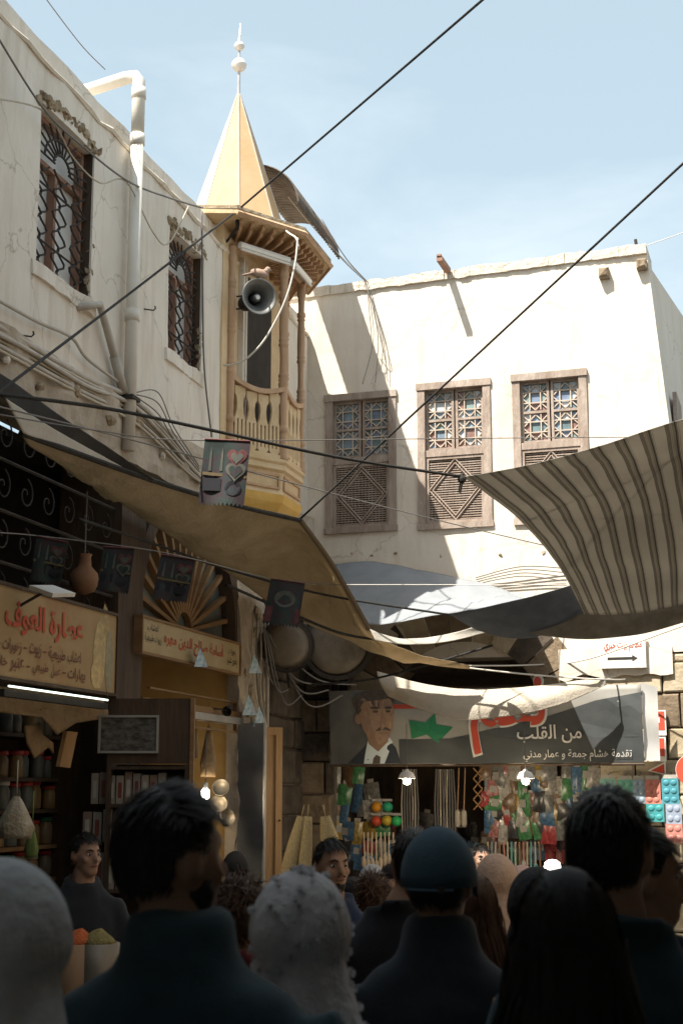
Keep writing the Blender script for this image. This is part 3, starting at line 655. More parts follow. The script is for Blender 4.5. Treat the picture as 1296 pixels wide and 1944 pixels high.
for zc, r_ in ((zz1, 0.072), (zz2, 0.05)):
    MB().lathe([(0.01, -r_)] + [(r_ * math.cos(R(a)), r_ * math.sin(R(a))) for a in range(-75, 0, 15)] + [(r_ * 1.06, -0.004), (r_ * 1.06, 0.004)] + [(r_ * math.cos(R(a)), r_ * math.sin(R(a))) for a in range(15, 90, 15)] + [(0.01, r_)], 18, Matrix.Translation((ccx, ccy, zc))).build('ball', mat('pale_metal_%d' % int(r_ * 1000), (0.62, 0.60, 0.57), (0.70, 0.68, 0.65), 7, 0.5, metal=0.2), fi, smooth=True)
MB().tube([(ccx, ccy, zz2 + 0.03), (ccx + 0.012, ccy, (zz2 + zz3) / 2), (ccx + 0.02, ccy, zz3)], [0.016, 0.012, 0.002], 6).build('tip', metal_g, fi)

# fluorescent battens under the eaves
for k, (p, q) in enumerate(((A, B), (B, C))):
    t = thing('tube_light', ('white tube light fitting under the eaves on the near angled side of the minaret', 'white tube light fitting under the eaves on the street side of the minaret')[k], 'lamp', L)
    dx, dy = q[0] - p[0], q[1] - p[1]; ln = math.hypot(dx, dy); nx, ny = dy / ln, -dx / ln
    a_ = (p[0] + dx * 0.04 + nx * 0.08, p[1] + dy * 0.04 + ny * 0.08); b_ = (p[0] + dx * 0.98 + nx * 0.08, p[1] + dy * 0.98 + ny * 0.08)
    MB().tube([(*a_, ze + 0.0), (*b_, ze + 0.0)], 0.034, 8).build('housing', tube_w, t)
    MB().tube([(a_[0] + nx * .02, a_[1] + ny * .02, ze - 0.045), (b_[0] + nx * .02, b_[1] + ny * .02, ze - 0.045)], 0.013, 8).build('tube', white_p, t)
# horn loudspeaker
hp = L.loc(at(492, 563, 12.1)); hd = (L.loc(CAM) - hp); hd.z = 0; hd.normalize()
hd = (Matrix.Rotation(R(22), 3, 'Z') @ hd); hd.z = -0.12; hd.normalize()
hM = Matrix.Translation(hp) @ hd.to_track_quat('Z', 'Y').to_matrix().to_4x4()
hs = thing('horn_loudspeaker', 'grey metal horn loudspeaker hung in the minaret balcony', 'loudspeaker', L)
rr = 0.165
prof = [(0.045, -0.26), (0.05, -0.2), (0.06, -0.14), (0.085, -0.08), (0.12, -0.035), (rr - 0.01, 0.0), (rr, 0.006), (rr, 0.012), (rr - 0.012, 0.008), (0.115, -0.028), (0.08, -0.072), (0.055, -0.13), (0.045, -0.19)]
MB().lathe(prof, 32, hM, cap=False).build('bell', metal_horn, hs, smooth=True)
MB().lathe([(0.02, -0.36), (0.065, -0.36), (0.072, -0.33), (0.072, -0.25), (0.05, -0.235)], 24, hM).build('driver', iron, hs, smooth=True)
MB().lathe([(0.036, -0.19), (0.036, -0.05), (0.03, -0.04), (0.004, -0.035)], 18, hM).build('reflector', metal_horn, hs, smooth=True)
MB().lathe([(0.02, -0.033), (0.02, -0.028)], 12, hM).build('reflector_cap', white_p, hs)
pA = hM @ Vector((0, 0, -0.24))
for k_ in (0.06, -0.06): MB().tube([pA + Vector((0, 0, k_)), (2.45, -0.05, pA.z + k_)], 0.008, 6).build('bracket', iron, hs)
# pigeon on the horn
pg = MB(); t0 = hp + Vector((0, 0, rr + 0.052))
pg.ell((0, 0, 0), (0.085, 0.042, 0.042), 14, 9, Matrix.Rotation(R(10), 4, 'Y')); pg.ell((0.075, 0, 0.045), (0.028, 0.024, 0.026), 10, 8)
pg.tube([(0.045, 0, 0.015), (0.072, 0, 0.04)], [0.032, 0.022], 10); pg.tube([(-0.06, 0, -0.005), (-0.15, 0, -0.03)], [0.03, 0.018], 8, flat=0.4)
pg.tube([(0.095, 0, 0.044), (0.118, 0, 0.04)], [0.008, 0.001], 6)
for s_ in (-1, 1): pg.tube([(0.01, s_ * 0.015, -0.03), (0.012, s_ * 0.016, -0.055)], 0.005, 5)
Mp = Matrix.Translation(t0) @ Matrix.Rotation(R(-60), 4, 'Z'); pg.v = [tuple(Mp @ Vector(v)) for v in pg.v]
tag(pg.build('pigeon', mat('pigeon_brown', (0.30, 0.20, 0.15), (0.38, 0.28, 0.22), 20, 0.8), None, L, smooth=True), 'brown pigeon perched on the horn loudspeaker', 'bird')

# curved corrugated iron roof behind the spire
cr = MB(); c0 = L.loc(at(494, 424, 13.4)); Rr = 0.49
def crf(a, b):
    q = R(100 - 98 * a); r_ = Rr + 0.012 * math.sin(b * 2 * math.pi * 22)
    return (c0.x - 0.3 + 1.5 * b, c0.y - r_ * math.cos(q) * 1.0, c0.z + r_ * math.sin(q))
cr.grid(crf, 16, 208)
o = tag(cr.build('corrugated_roof', corrug, None, L, smooth=True), 'rusty curved corrugated iron roof behind the yellow spire', 'roof'); 
m_ = o.modifiers.new('thick', 'SOLIDIFY'); m_.thickness = 0.006

# ------------------------------------------------------------------ pipes and cables on the left wall
dp = thing('drainpipe', 'white plastic drainpipe bent over the parapet and running down the wall', 'pipe', L)
u, _ = L.px(256, 400, -0.08); zt = L.px(258, 132, -0.085)[1]; zb = L.px(250, 860, -0.08)[1]
MB().tube([(u - 0.06, 0.55, zt - 0.14), (u - 0.03, 0.3, zt - 0.09), (u - 0.01, 0.02, zt - 0.025), (u, -0.055, zt - 0.02), (u, -0.082, zt - 0.06), (u, -0.085, zt - 0.14), (u, -0.085, zt - 0.5)], 0.05, 14).build('bend', pvc, dp, smooth=True)
MB().tube([(u, -0.085, zt - 0.45), (u, -0.085, zb)], 0.048, 14).build('downpipe', pvc, dp, smooth=True)
for z_ in (zt - 0.12, zt - 0.5, zt - 1.9): MB().tube([(u, -0.085, z_), (u, -0.085, z_ - 0.09)], 0.056, 14).build('collar', pvc, dp, smooth=True)
MB().box(u - 0.07, u + 0.07, -0.14, 0.01, zt - 2.6, zt - 2.57).build('bracket', iron, dp)
sp_ = thing('waste_pipe', 'short grimy bent pipe below the first ironwork window', 'pipe', L)
pts = [(*L.px(163, 582, -0.06), ), (*L.px(190, 578, -0.06), ), (*L.px(205, 630, -0.06), ), (*L.px(235, 745, -0.06), )]
P3 = [(pts[0][0], 0.05, pts[0][1])] + [(a_, -0.06, b_) for a_, b_ in pts]
MB().tube(P3, 0.028, 10).build('pipe', pvc_d, sp_, smooth=True)
MB().tube([((pts[2][0] * .6 + pts[3][0] * .4), -0.06, pts[2][1] * .6 + pts[3][1] * .4), (pts[3][0], -0.06, pts[3][1])], 0.036, 10).build('sleeve', pvc_d, sp_, smooth=True)
def wallwire(name, label, cat, pxs, r, m, off=-0.05, group=None, seg=8):
    P = [Vector((L.px(x, y, off)[0], off, L.px(x, y, off)[1])) for x, y in pxs]
    q = spline(P, seg)
    return tag(MB().tube(q, r, 6).build(name, m, None, L, smooth=True), label, cat, group)
def spline(P, seg=8):
    out = []
    for i in range(len(P) - 1):
        p0, p1, p2, p3 = P[max(i - 1, 0)], P[i], P[i + 1], P[min(i + 2, len(P) - 1)]
        for k in range(seg):
            t = k / seg
            out.append(0.5 * ((2 * p1) + (p2 - p0) * t + (2 * p0 - 5 * p1 + 4 * p2 - p3) * t * t + (3 * p1 - p0 - 3 * p2 + p3) * t ** 3))
    out.append(P[-1]); return out
for i in range(6):
    d = i * 9; e = rnd.uniform(-4, 4)
    wallwire('wall_cable', ('thick topmost conduit of the bundle sagging along the left wall', 'thin cable second from the top in the wall bundle', 'stout grey conduit third down in the wall bundle', 'thinnest cable fourth down in the wall bundle', 'medium conduit fifth down in the wall bundle', 'lowest thin cable of the bundle sagging along the wall')[i], 'cable',
             [(-40, 598 + d), (60, 655 + d * 0.9 + e), (160, 716 + d * 0.8), (245, 752 + d * 0.9 + e), (300, 800 + d * 0.9), (350, 860 + d * 0.7), (385, 905 + d * 0.3)], (0.020, 0.012, 0.016, 0.010, 0.014, 0.011)[i], (pvc_d, wire_b)[i % 2], -0.05 - 0.012 * (i % 3), 'bundled wall cables')
wallwire('wall_cable', 'thin cable looping above the bundle below the first window', 'cable', [(-20, 560), (70, 610), (135, 640), (165, 680), (225, 725)], 0.012, pvc_d)
wallwire('wall_cable', 'thin dark cable hanging down the wall right of the second window', 'cable', [(383, 400), (385, 560), (388, 700), (402, 830)], 0.008, wire_g)
for i in range(3):
    wallwire('wall_cable', 'loose grey wire springing from the pipe foot to the awning', 'cable', [(258, 745 + 4 * i), (300, 745 + 20 * i), (330, 810 + 12 * i), (378, 885 + 5 * i)], 0.005, wire_g, -0.07 - 0.03 * i, 'loose wires by the pipe foot')
wallwire('wall_cable', 'pale wire swagged across both ironwork windows', 'cable', [(-20, 185), (85, 212), (140, 300), (190, 347), (240, 345), (290, 440), (320, 462), (358, 392)], 0.006, wire_b, -0.1)
wallwire('wall_cable', 'grey twisted wire running from the first window to the minaret', 'cable', [(-10, 60), (82, 205), (160, 280), (245, 345), (320, 375), (385, 395)], 0.0075, wire_g, -0.12)
for px, py in ((285, 590), (52, 640)):
    u, z_ = L.px(px, py, -0.03)
    tag(MB().tube([(u - 0.05, 0.0, z_), (u, -0.06, z_), (u + 0.012, -0.07, z_ + 0.02), (u, -0.07, z_ + 0.035)], 0.006, 5).build('wall_hook', iron, None, L), 'bent iron hook sticking out of the plaster ' + ('between the windows' if px > 200 else 'above the cable bundle'), 'hook')
wp = [at(606, 240 + 0, 12.9)]
def wire(name, label, P, r, m, sag=0.0, cat='wire', group=None, n=24):
    P = [Vector(p) for p in P]
    if len(P) == 2:
        a_, b_ = P; q = [a_.lerp(b_, i / n) - Vector((0, 0, 4 * sag * (i / n) * (1 - i / n))) for i in range(n + 1)]
    else: q = spline(P, 8)
    return tag(MB().tube(q, r, 6).build(name, m, smooth=True), label, cat, group)

# ------------------------------------------------------------------ sunlit building across the lane
fb = thing('white_building', 'sunlit white plastered building with three latticed wooden windows over an arched shop', 'building', F)
FZ0 = 3.08
FZT = F.px(900, 516)[1]
win = []
for (xa, xb, yt, yb) in ((622, 749, 750, 1008), (797, 929, 728, 1000), (978, 1113, 710, 990)):
    ym = (yt + yb) / 2
    win.append((fu(xa, ym), fu(xb, ym), F.px((xa + xb) / 2, yb)[1], F.px((xa + xb) / 2, yt)[1]))
ut, u78 = F.px(1226, 478)[0], F.px(1266, 780)[0]; zt_, z78 = F.px(1226, 478)[1], F.px(1266, 780)[1]
def edge_u(z_): return ut + (u78 - ut) * (zt_ - z_) / (zt_ - z78) * (1.0 if z_ > z78 else 1.0)
xr = win[2][1]
def top_z(u_): return FZT + 0.02 * u_
wl = MB(); us = [-4.2, win[0][0], win[0][1], win[1][0], win[1][1], win[2][0], win[2][1], 3.0]
for i in range(7):
    a, b = us[i], us[i + 1]; k = len(wl.v)
    if i in (1, 3, 5):
        ww = win[i // 2]; wl.slab(a, b, FZ0, ww[2], 0, 0.5); wl.slab(a, b, ww[3], FZT, 0, 0.5)
    else: wl.slab(a, b, FZ0, FZT, 0, 0.5)
    if i == 6:
        wl.v[k:] = [(a + (x - a) * (min(edge_u(z_), 2.6) - a) / (b - a), y, z_) for x, y, z_ in wl.v[k:]]
wl.v = [(x, y, z_ + (0.02 * x if z_ > FZT - 0.001 else 0)) for x, y, z_ in wl.v]
wl.build('upper_wall', plaster_w, fb)
cp_ = MB()
ue = edge_u(FZT)
for i in range(110):
    a = -4.2 + (ue + 4.2) * i / 110; b = -4.2 + (ue + 4.2) * (i + 1) / 110
    hh = 0.05 + 0.02 * nz((a, 0, 0), 3.3) + 0.02 * nz((a, 5, 0), 13); h2 = 0.05 + 0.02 * nz((b, 0, 0), 3.3) + 0.02 * nz((b, 5, 0), 13)
    cp_.prism([(a, top_z(a) - 0.05 + 0.02 * nz((a, 9, 0), 9)), (b, top_z(b) - 0.05 + 0.02 * nz((b, 9, 0), 9)), (b, top_z(b) + h2), (a, top_z(a) + hh)], -0.03 + 0.02 * nz((a, 2, 0), 11), 0.5)
cp_.build('mud_coping', mat('mud_coping', (0.50, 0.44, 0.36), (0.62, 0.56, 0.48), 9, 0.95, bump=0.9, bscale=25), fb)
MB().box(-4.2, ue - 0.05, 0.45, 6, FZT - 0.4, FZT - 0.15).build('roof', plaster_d, fb)
# side wall running back from the corner
c0_ = edge_u(FZT); c1_ = edge_u(FZ0)
sd = MB(); dxs, dys = 0.36, 2.6
sd.add([(c0_, 0.501, FZT), (c0_ + dxs * 1.6, dys * 1.6, FZT - 0.3), (c1_ + dxs * 1.6, dys * 1.6, GZ), (min(c1_, 2.6), 0.501, GZ), (c0_, 0.0, FZT), (min(c1_, 2.6), 0.0, GZ)], [(0, 1, 2, 3), (4, 0, 3, 5)])
sd.build('side_wall', plaster_w, fb)
u, z_ = F.px(1263, 770); MB().box(u + 0.02, u + 0.06, 0.6, 1.2, z_ - 0.25, z_ + 0.3).build('side_window', wood_red, fb)
glass_cols = [mat('glass_%d' % i, c, tuple(min(1, v * 1.5) for v in c), 10, 0.3, spec=0.5) for i, c in enumerate(((0.16, 0.22, 0.27), (0.10, 0.15, 0.16), (0.34, 0.40, 0.44), (0.19, 0.11, 0.09), (0.13, 0.17, 0.24), (0.40, 0.43, 0.44), (0.17, 0.23, 0.22)))]  # lighter panes hold the sky's reflection in their colour
lattice_m = mat('pale_lattice', (0.42, 0.34, 0.27), (0.52, 0.44, 0.36), 12, 0.9)
def lattice_star(mb, cx, cz, r, y):
    """eight-pointed star of crossing laths in a square light"""
    t = 0.011
    def bar(x0, z0, x1, z1, dy=0.0):
        d = Vector((x1 - x0, 0, z1 - z0)); n_ = Vector((-d.z, 0, d.x)).normalized() * t * 0.5
        P = [Vector((x0, 0, z0)) - n_, Vector((x0, 0, z0)) + n_, Vector((x1, 0, z1)) + n_, Vector((x1, 0, z1)) - n_]
        mb.add([p + Vector((0, y + dy, 0)) for p in P] + [p + Vector((0, y + 0.015 + dy, 0)) for p in P], [(0, 3, 2, 1), (0, 1, 5, 4), (2, 3, 7, 6), (1, 2, 6, 5), (3, 0, 4, 7)])
    k = r * 0.42
    for j, (a_, b_) in enumerate(((-k, 0), (k, 0))):
        bar(cx + a_, cz - r, cx + a_, cz + r, 0.001 * j); bar(cx - r, cz + a_, cx + r, cz + a_, 0.002 + 0.001 * j)
    j = 0
    for sx in (-1, 1):
        for sz in (-1, 1):
            bar(cx + sx * r, cz, cx, cz + sz * r, 0.004 + 0.001 * j); j += 1
            bar(cx + sx * r, cz + sz * r, cx + sx * k * 0.9, cz + sz * k * 0.9, 0.009)
for wi, (x0, x1, z0, z1) in enumerate(win):
    wn = link('window', None, fb)
    W = x1 - x0; H = z1 - z0; t = 0.058
    MB().box(x0 - 0.0, x1 + 0.0, 0.22, 0.26, z0, z1).build('backing', dark, wn)
    for a, b, c_, d_ in ((x0 - 0.02, x0 + t, z0, z1), (x1 - t, x1 + 0.02, z0, z1)): MB().slab(a, b, c_, d_, -0.025, 0.2, res=0.1, amp=0.012, seed=wi).build('jamb', wood_red, wn)
    for a, b, c_, d_ in ((x0 - 0.03, x1 + 0.03, z1 - t * 0.9, z1 + 0.02), (x0 - 0.03, x1 + 0.03, z0 - 0.02, z0 + t * 0.7)): MB().slab(a, b, c_, d_, -0.04, 0.2, res=0.1, amp=0.012, seed=wi + 4).build('head' if c_ > z0 + 0.5 else 'sill', wood_red, wn)
    zm = z0 + H * 0.52
    MB().box(x0 + t, x1 - t, -0.01, 0.19, zm - 0.04, zm + 0.03).build('transom', wood_red, wn)
    xa, xb = x0 + t + 0.002, x1 - t - 0.002; xm = (xa + xb) / 2; zt2 = z1 - t * 0.9 - 0.002
    for (p, q) in ((xa, xm - 0.008), (xm + 0.008, xb)):
        sa = link('sash', None, fb); sa.parent = fb; sa.name = 'sash'
        s_ = MB(); e = 0.026
        for a, b, c_, d_ in ((p, p + e, zm + 0.032, zt2), (q - e, q, zm + 0.032, zt2), (p + e, q - e, zm + 0.032, zm + 0.032 + e), (p + e, q - e, zt2 - e, zt2), (p + e, q - e, (zm + 0.032 + zt2) / 2 - e / 2, (zm + 0.032 + zt2) / 2 + e / 2)):
            s_.box(a, b, 0.03, 0.075, c_, d_)
        s_.build('sash_frame', wood_red, sa)
        zmid = (zm + 0.032 + zt2) / 2
        for (ca, cb) in ((zm + 0.032 + e, zmid - e / 2), (zmid + e / 2, zt2 - e)):
            mb = MB(); cx, cz = (p + q) / 2, (ca + cb) / 2; rx = (q - p) / 2 - e; rz = (cb - ca) / 2
            lattice_star(mb, 0, 0, 1.0, 0.0)
            mb = MB(); lattice_star(mb, cx, cz, (rx + rz) / 2, 0.035); mb.build('lattice', lattice_m, sa)
            for i in range(3):
                for j in range(3):
                    gx0 = cx - rx + 2 * rx * i / 3; gz0 = cz - rz + 2 * rz * j / 3
                    MB().box(gx0 + 0.001, gx0 + 2 * rx / 3 - 0.001, 0.06, 0.064, gz0 + 0.001, gz0 + 2 * rz / 3 - 0.001).build('pane', rnd.choice(glass_cols[:2] + glass_cols[4:5] + glass_cols[6:] if wi == 0 else glass_cols), sa)
    # lower turned-wood screen with a diamond
    sc_ = link('screen', None, fb)
    za, zb = z0 + t * 0.7 + 0.002, zm - 0.042; e = 0.03
    s_ = MB()
    for a, b, c_, d_ in ((xa, xa + e, za, zb), (xb - e, xb, za, zb), (xa + e, xb - e, za, za + e), (xa + e, xb - e, zb - e, zb)): s_.box(a, b, 0.0, 0.05, c_, d_)
    s_.build('screen_frame', wood_red, sc_)
    s_ = MB(); n = 15
    for i in range(n):
        x = xa + e + (xb - xa - 2 * e) * (i + 0.5) / n; s_.box(x - 0.004, x + 0.004, 0.033, 0.045, za + e, zb - e)
    n = 26
    for i in range(n):
        z_ = za + e + (zb - za - 2 * e) * (i + 0.5) / n; s_.box(xa + e, xb - e, 0.018, 0.031, z_ - 0.0055, z_ + 0.0055)
    struct(s_.build('screen_laths', wood_red, sc_), 'stuff')
    cx, cz = (xa + xb) / 2, (za + zb) / 2; hx, hz = (xb - xa) / 2 - e, (zb - za) / 2 - e
    for k_ in (1.0, 0.86):
        for (p, q) in (((-1, 0), (0, 1)), ((0, 1), (1, 0)), ((1, 0), (0, -1)), ((0, -1), (-1, 0))):
            MB().tube([(cx + p[0] * hx * k_, 0.01, cz + p[1] * hz * k_), (cx + q[0] * hx * k_, 0.01, cz + q[1] * hz * k_)], 0.009, 4).build('diamond_lath', wood_red, sc_)
# beam ends, and the iron bar and post at the roof edge
for k, (px, py) in enumerate(((1147, 522), (1218, 505))):
    u, z_ = F.px(px, py); MB().stone(u - 0.05, u + 0.05, -0.1, 0.1, z_ - 0.05, z_ + 0.05, 0.02).build('beam_end', stone_b, fb)
u, z_ = F.px(852, 518)
tag(MB().box(u - 0.03, u + 0.03, -0.42, -0.05, z_ - 0.02, z_ + 0.03).box(u - 0.026, u + 0.022, -0.43, -0.4, z_ + 0.031, z_ + 0.05).build('iron_bar', iron_r, None, F), 'rusty iron bar jutting from the white roof edge', 'bar')
tag(MB().tube([(F.px(1212, 490)[0], 0.1, F.px(1212, 490)[1] - 0.1), (F.px(1203, 448)[0], 0.1, F.px(1203, 448)[1])], 0.018, 6).build('roof_post', iron, None, F), 'thin dark post standing on the white roof corner', 'post')
for i, px in enumerate((668, 705, 752, 835, 918, 948, 1030)):
    u, z_ = F.px(px, 1052); MB().ell((u, -0.002, z_ + rnd.uniform(-0.02, 0.02)), (0.02, 0.008, 0.016), 8, 5).jitter(0.02, 25, i).build('plaster_chip', rubble, fb)

# ground floor: stone courses, arch, shop room
us0, us1 = fu(627, 1500), fu(1140, 1500); zsh = F.px(880, 1335)[1]
acx, acz = F.px(880, 1372); rin, rout = 0.80, 1.22
MB().box(-4.2, us0 - 0.01, 0.1, 0.5, GZ, FZ0).build('stone_backing', mortar, fb); MB().box(us1 + 0.01, 2.45, 0.1, 0.5, GZ, FZ0).build('stone_backing', mortar, fb)
z = GZ; row = 0
while z < FZ0 - 0.05:
    h = 0.29 + 0.04 * (row % 2); zt2 = min(z + h, FZ0)
    for (ua, ub) in ((-2.4, us0), (us1, 2.45)):
        u = ua - (0.22 if row % 2 else 0)
        while u < ub:
            wd = rnd.uniform(0.4, 0.66); a, b = max(u, ua), min(u + wd - 0.014, ub); u += wd
            if b - a < 0.05: continue
            cz_ = (z + zt2) / 2; cx_ = (a + b) / 2
            if math.hypot(cx_ - acx, max(0, cz_ - acz)) < rout + 0.12 and cz_ > acz: continue
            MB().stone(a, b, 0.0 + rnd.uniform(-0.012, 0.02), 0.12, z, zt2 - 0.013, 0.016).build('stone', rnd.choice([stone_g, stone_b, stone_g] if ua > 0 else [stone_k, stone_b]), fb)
    z += h; row += 1
sp2 = MB()
for k in range(40):       # wall filling between the arch and the plaster above
    q0, q1 = math.pi * k / 40, math.pi * (k + 1) / 40
    P = [(acx + rout * math.cos(q), acz + rout * math.sin(q)) for q in (q0, q1)]
    sp2.prism([(P[0][0], P[0][1]), (P[0][0], FZ0 + 0.02), (P[1][0], FZ0 + 0.02), (P[1][0], P[1][1])], 0.06, 0.4)
sp2.build('spandrel', plaster_d, fb)
for k in range(13):
    q0, q1 = math.pi * k / 13 + 0.006, math.pi * (k + 1) / 13 - 0.006; mb = MB(); rr = rout + rnd.uniform(-0.03, 0.05)
    y0 = rnd.uniform(-0.03, 0.0)
    n = 5
    mb.prism([(acx + rin * math.cos(q0 + (q1 - q0) * i / n), acz + rin * math.sin(q0 + (q1 - q0) * i / n)) for i in range(n + 1)] + [(acx + rr * math.cos(q1 - (q1 - q0) * i / n), acz + rr * math.sin(q1 - (q1 - q0) * i / n)) for i in range(n + 1)], y0, 0.4)
    mb.build('voussoir', rnd.choice([stone_b, stone_g, stone_b, stone_k]), fb)
for i, (xa, xb, ya, yb) in enumerate(((1060, 1275, 1175, 1285),)):
    ua, ub = fu(xa, 1230), fu(xb, 1230)
    mb = MB().slab(ua, min(ub, 2.44), F.px(1150, yb)[1], FZ0 + 0.05, -0.035, 0.1, res=0.06, amp=0.012, seed=2)
    lo = F.px(1150, yb)[1]
    mb.v = [(x, y, z_ + (0.12 * nz((x, 0, 0), 5) if z_ < lo + 0.05 else 0)) for x, y, z_ in mb.v]
    mb.build('plaster_patch', plaster_w, fb)
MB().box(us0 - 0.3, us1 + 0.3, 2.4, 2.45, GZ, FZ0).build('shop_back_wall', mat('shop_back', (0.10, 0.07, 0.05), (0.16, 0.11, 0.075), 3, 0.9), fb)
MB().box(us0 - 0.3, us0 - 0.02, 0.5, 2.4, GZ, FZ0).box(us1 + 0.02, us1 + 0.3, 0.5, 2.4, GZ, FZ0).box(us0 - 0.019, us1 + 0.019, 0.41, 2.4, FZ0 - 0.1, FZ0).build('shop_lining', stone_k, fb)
MB().box(us0, us1, 0.05, 0.2, F.px(880, 1335)[1], F.px(880, 1318)[1]).build('shop_lintel', wood_dk, fb)

# right-hand building of the lane (just outside the frame) and unseen souk roof, walls and canopy added for shade
RB = Frame(2.95, 10.0, 74.5)
rb_ = thing('plastered_building', 'pale plastered building on the opposite side of the lane holding the striped awning', 'building', RB)
MB().slab(-10.5, 1.6, GZ, 6.2, -0.0, -0.5, res=0.4).build('wall', plaster_d, rb_)
MB().box(-10.5, 1.6, -4.5, -0.5, 5.9, 6.1).build('roof', plaster_d, rb_)
so = thing('added_souk_roof', 'unseen arched iron roof added over the souk lane for shade', 'roof')  # out of view, added so its shadow covers the nearest heads
sv = MB()
def vault(a, b):
    q = math.pi * a; r_ = 3.6 + 0.012 * math.sin(b * 2 * math.pi * 60)
    return (-0.9 - r_ * math.cos(q) + 0.02 * (b * 20), -17 + 18.6 * b, 5.3 + 0.62 * r_ * math.sin(q))
sv.grid(vault, 24, 240); o = sv.build('vault_sheet', corrug, so, smooth=True); o.modifiers.new('thick', 'SOLIDIFY').thickness = 0.01
for i in range(8):
    b = i / 7 * 0.99
    MB().tube([Vector(vault(a / 16, b)) - Vector((0, 0, 0.06)) for a in range(17)], 0.05, 5).build('rib', iron, so)
tc_ = thing('shade_canopy', 'unseen flat tin canopy on struts added along the left parapet for shade', 'canopy', L)  # out of view, added to keep direct sun off the crowd
MB().grid(lambda a, b: (-9.2 + 5.3 * a, 0.3 - (2.3 - 0.75 * a) * b, ZT + 0.45 + 0.25 * b + 0.012 * math.sin(a * 2 * math.pi * 60)), 240, 4).build('tin_sheet', corrug, tc_, smooth=True).modifiers.new('thick', 'SOLIDIFY').thickness = 0.006
for i in range(6): MB().tube([(-9.1 + i * 1.02, 0.05, ZT + 0.1), (-9.1 + i * 1.02, -1.2, ZT + 0.56)], 0.025, 5).build('strut', iron, tc_)
sw = thing('added_souk_wall', 'unseen plaster wall added along the covered souk lane for shade', 'wall')  # unseen walls added with the roof to shade the crowd
MB().box(-5.0, -4.55, -17, 2.6, GZ, 5.35).build('wall', plaster_d, sw)
sw = thing('added_souk_wall', 'unseen plain wall added on the far side of the covered souk lane', 'wall')
MB().box(2.6, 3.0, -17, -0.5, GZ, 5.35).build('wall', plaster_d, sw)
sw = thing('added_souk_end_wall', 'unseen end wall added to close the covered souk lane', 'wall')
MB().box(-4.54, 2.59, -17.4, -17, GZ, 5.35).build('wall', plaster_d, sw)

# ------------------------------------------------------------------ canvases over the lane
def sheet(name, label, rows, m, cat='awning', seg=8, wrinkle=0.012, parent=None, thick=0.004):
    """cloth through rows of points (photo pixel x, y and distance in metres, or world points)"""
    G = [[p if isinstance(p, Vector) else at(*p) for p in r] for r in rows]
    G = [spline(r, seg) for r in G]
    cols = [spline([r[i] for r in G], seg) for i in range(len(G[0]))]
    nu, nv = len(cols), len(cols[0]); mb = MB()
    def fn(a, b):
        p = cols[round(a * (nu - 1))][round(b * (nv - 1))]
        e = min(1, 6 * min(a, 1 - a, b, 1 - b) + 0.3)
        return p + Vector((0.3, 0.3, 1)) * wrinkle * e * (nz(p, 2.2) + 0.7 * nz(p, 6.0, 4) + 0.3 * nz(p, 15.0, 9))
    mb.grid(fn, nu - 1, nv - 1, uv=True)
    o = mb.build(name, m, parent, smooth=True); o.modifiers.new('thick', 'SOLIDIFY').thickness = thick
    if parent is None: tag(o, label, cat)
    return o
def onL(px, py, off=-0.06):
    u, z_ = L.px(px, py, off); return L.w(u, off, z_)
ta = thing('canvas_awning', 'large tan canvas awning stretched from the left wall over the shops', 'awning')
outer = [(40, 822, 7.9), (150, 862, 8.6), (270, 905, 9.4), (380, 940, 10.2), (470, 965, 10.8), (570, 988, 11.4), (632, 1075, 11.8), (700, 1195, 12.3), (790, 1240, 12.6), (892, 1262, 12.9)]
inner = [onL(86, 846, -0.3), onL(160, 910, -0.15), onL(250, 970), onL(340, 1030), onL(430, 1085), onL(500, 1135), at(575, 1180, 13.1), at(660, 1215, 12.9), at(780, 1255, 12.9), at(890, 1269, 12.95)]
mid = []
for p, q in zip(outer, inner):
    a = at(*p); mid.append(a.lerp(q, 0.5) - Vector((0, 0, 0.10 * min(1, (a - q).length))))
sheet('cloth', '', [[at(*p) for p in outer], mid, inner], canvas, parent=ta, wrinkle=0.045)
MB().tube(spline([at(*p) for p in outer[:6]], 6), 0.018, 6).build('edge_rope', black_cl, ta)
MB().tube(spline([at(*p) for p in outer[5:8]], 6), [0.03] * 13, 6, flat=0.5).build('hem', mat('canvas_hem', (0.22, 0.17, 0.115), rough=0.9), ta)
sheet('canvas_valance', 'canvas strip coloured pale as if sunlit along the upper edge of tan awning', [[(10, 756, 7.62), (95, 810, 8.2), (195, 866, 8.9), (278, 911, 9.45)], [(44, 822, 7.88), (120, 850, 8.4), (200, 880, 8.95), (282, 910, 9.5)]], canvas_w)  # hangs in shade; its sunlit brightness is in the colour
sheet('black_strip', 'long black strip above the pale canvas valance', [[(-60, 676, 7.4), (20, 722, 7.75), (120, 793, 8.35), (210, 852, 8.95), (292, 910, 9.5)], [(-60, 716, 7.4), (8, 757, 7.65), (95, 811, 8.22), (195, 867, 8.92), (284, 914, 9.5)]], black_cl, cat='cloth')  # thin black sheet along the valance's upper edge
sheet('striped_awning', 'brown and black striped canvas awning slung from the right', [
    [(880, 905, 9.5), (1010, 880, 9.35), (1150, 842, 9.2), (1296, 795, 9.05), (1480, 740, 8.9)],
    [(990, 990, 10.6), (1090, 968, 10.5), (1200, 938, 10.35), (1310, 905, 10.2), (1490, 860, 10.0)],
    [(1062, 1078, 11.5), (1130, 1072, 11.4), (1225, 1058, 11.3), (1330, 1030, 11.2), (1500, 1000, 11.0)],
    [(1108, 1165, 12.3), (1165, 1166, 12.25), (1240, 1158, 12.2), (1330, 1140, 12.1), (1500, 1112, 12.0)]], stripe_m, wrinkle=0.018)
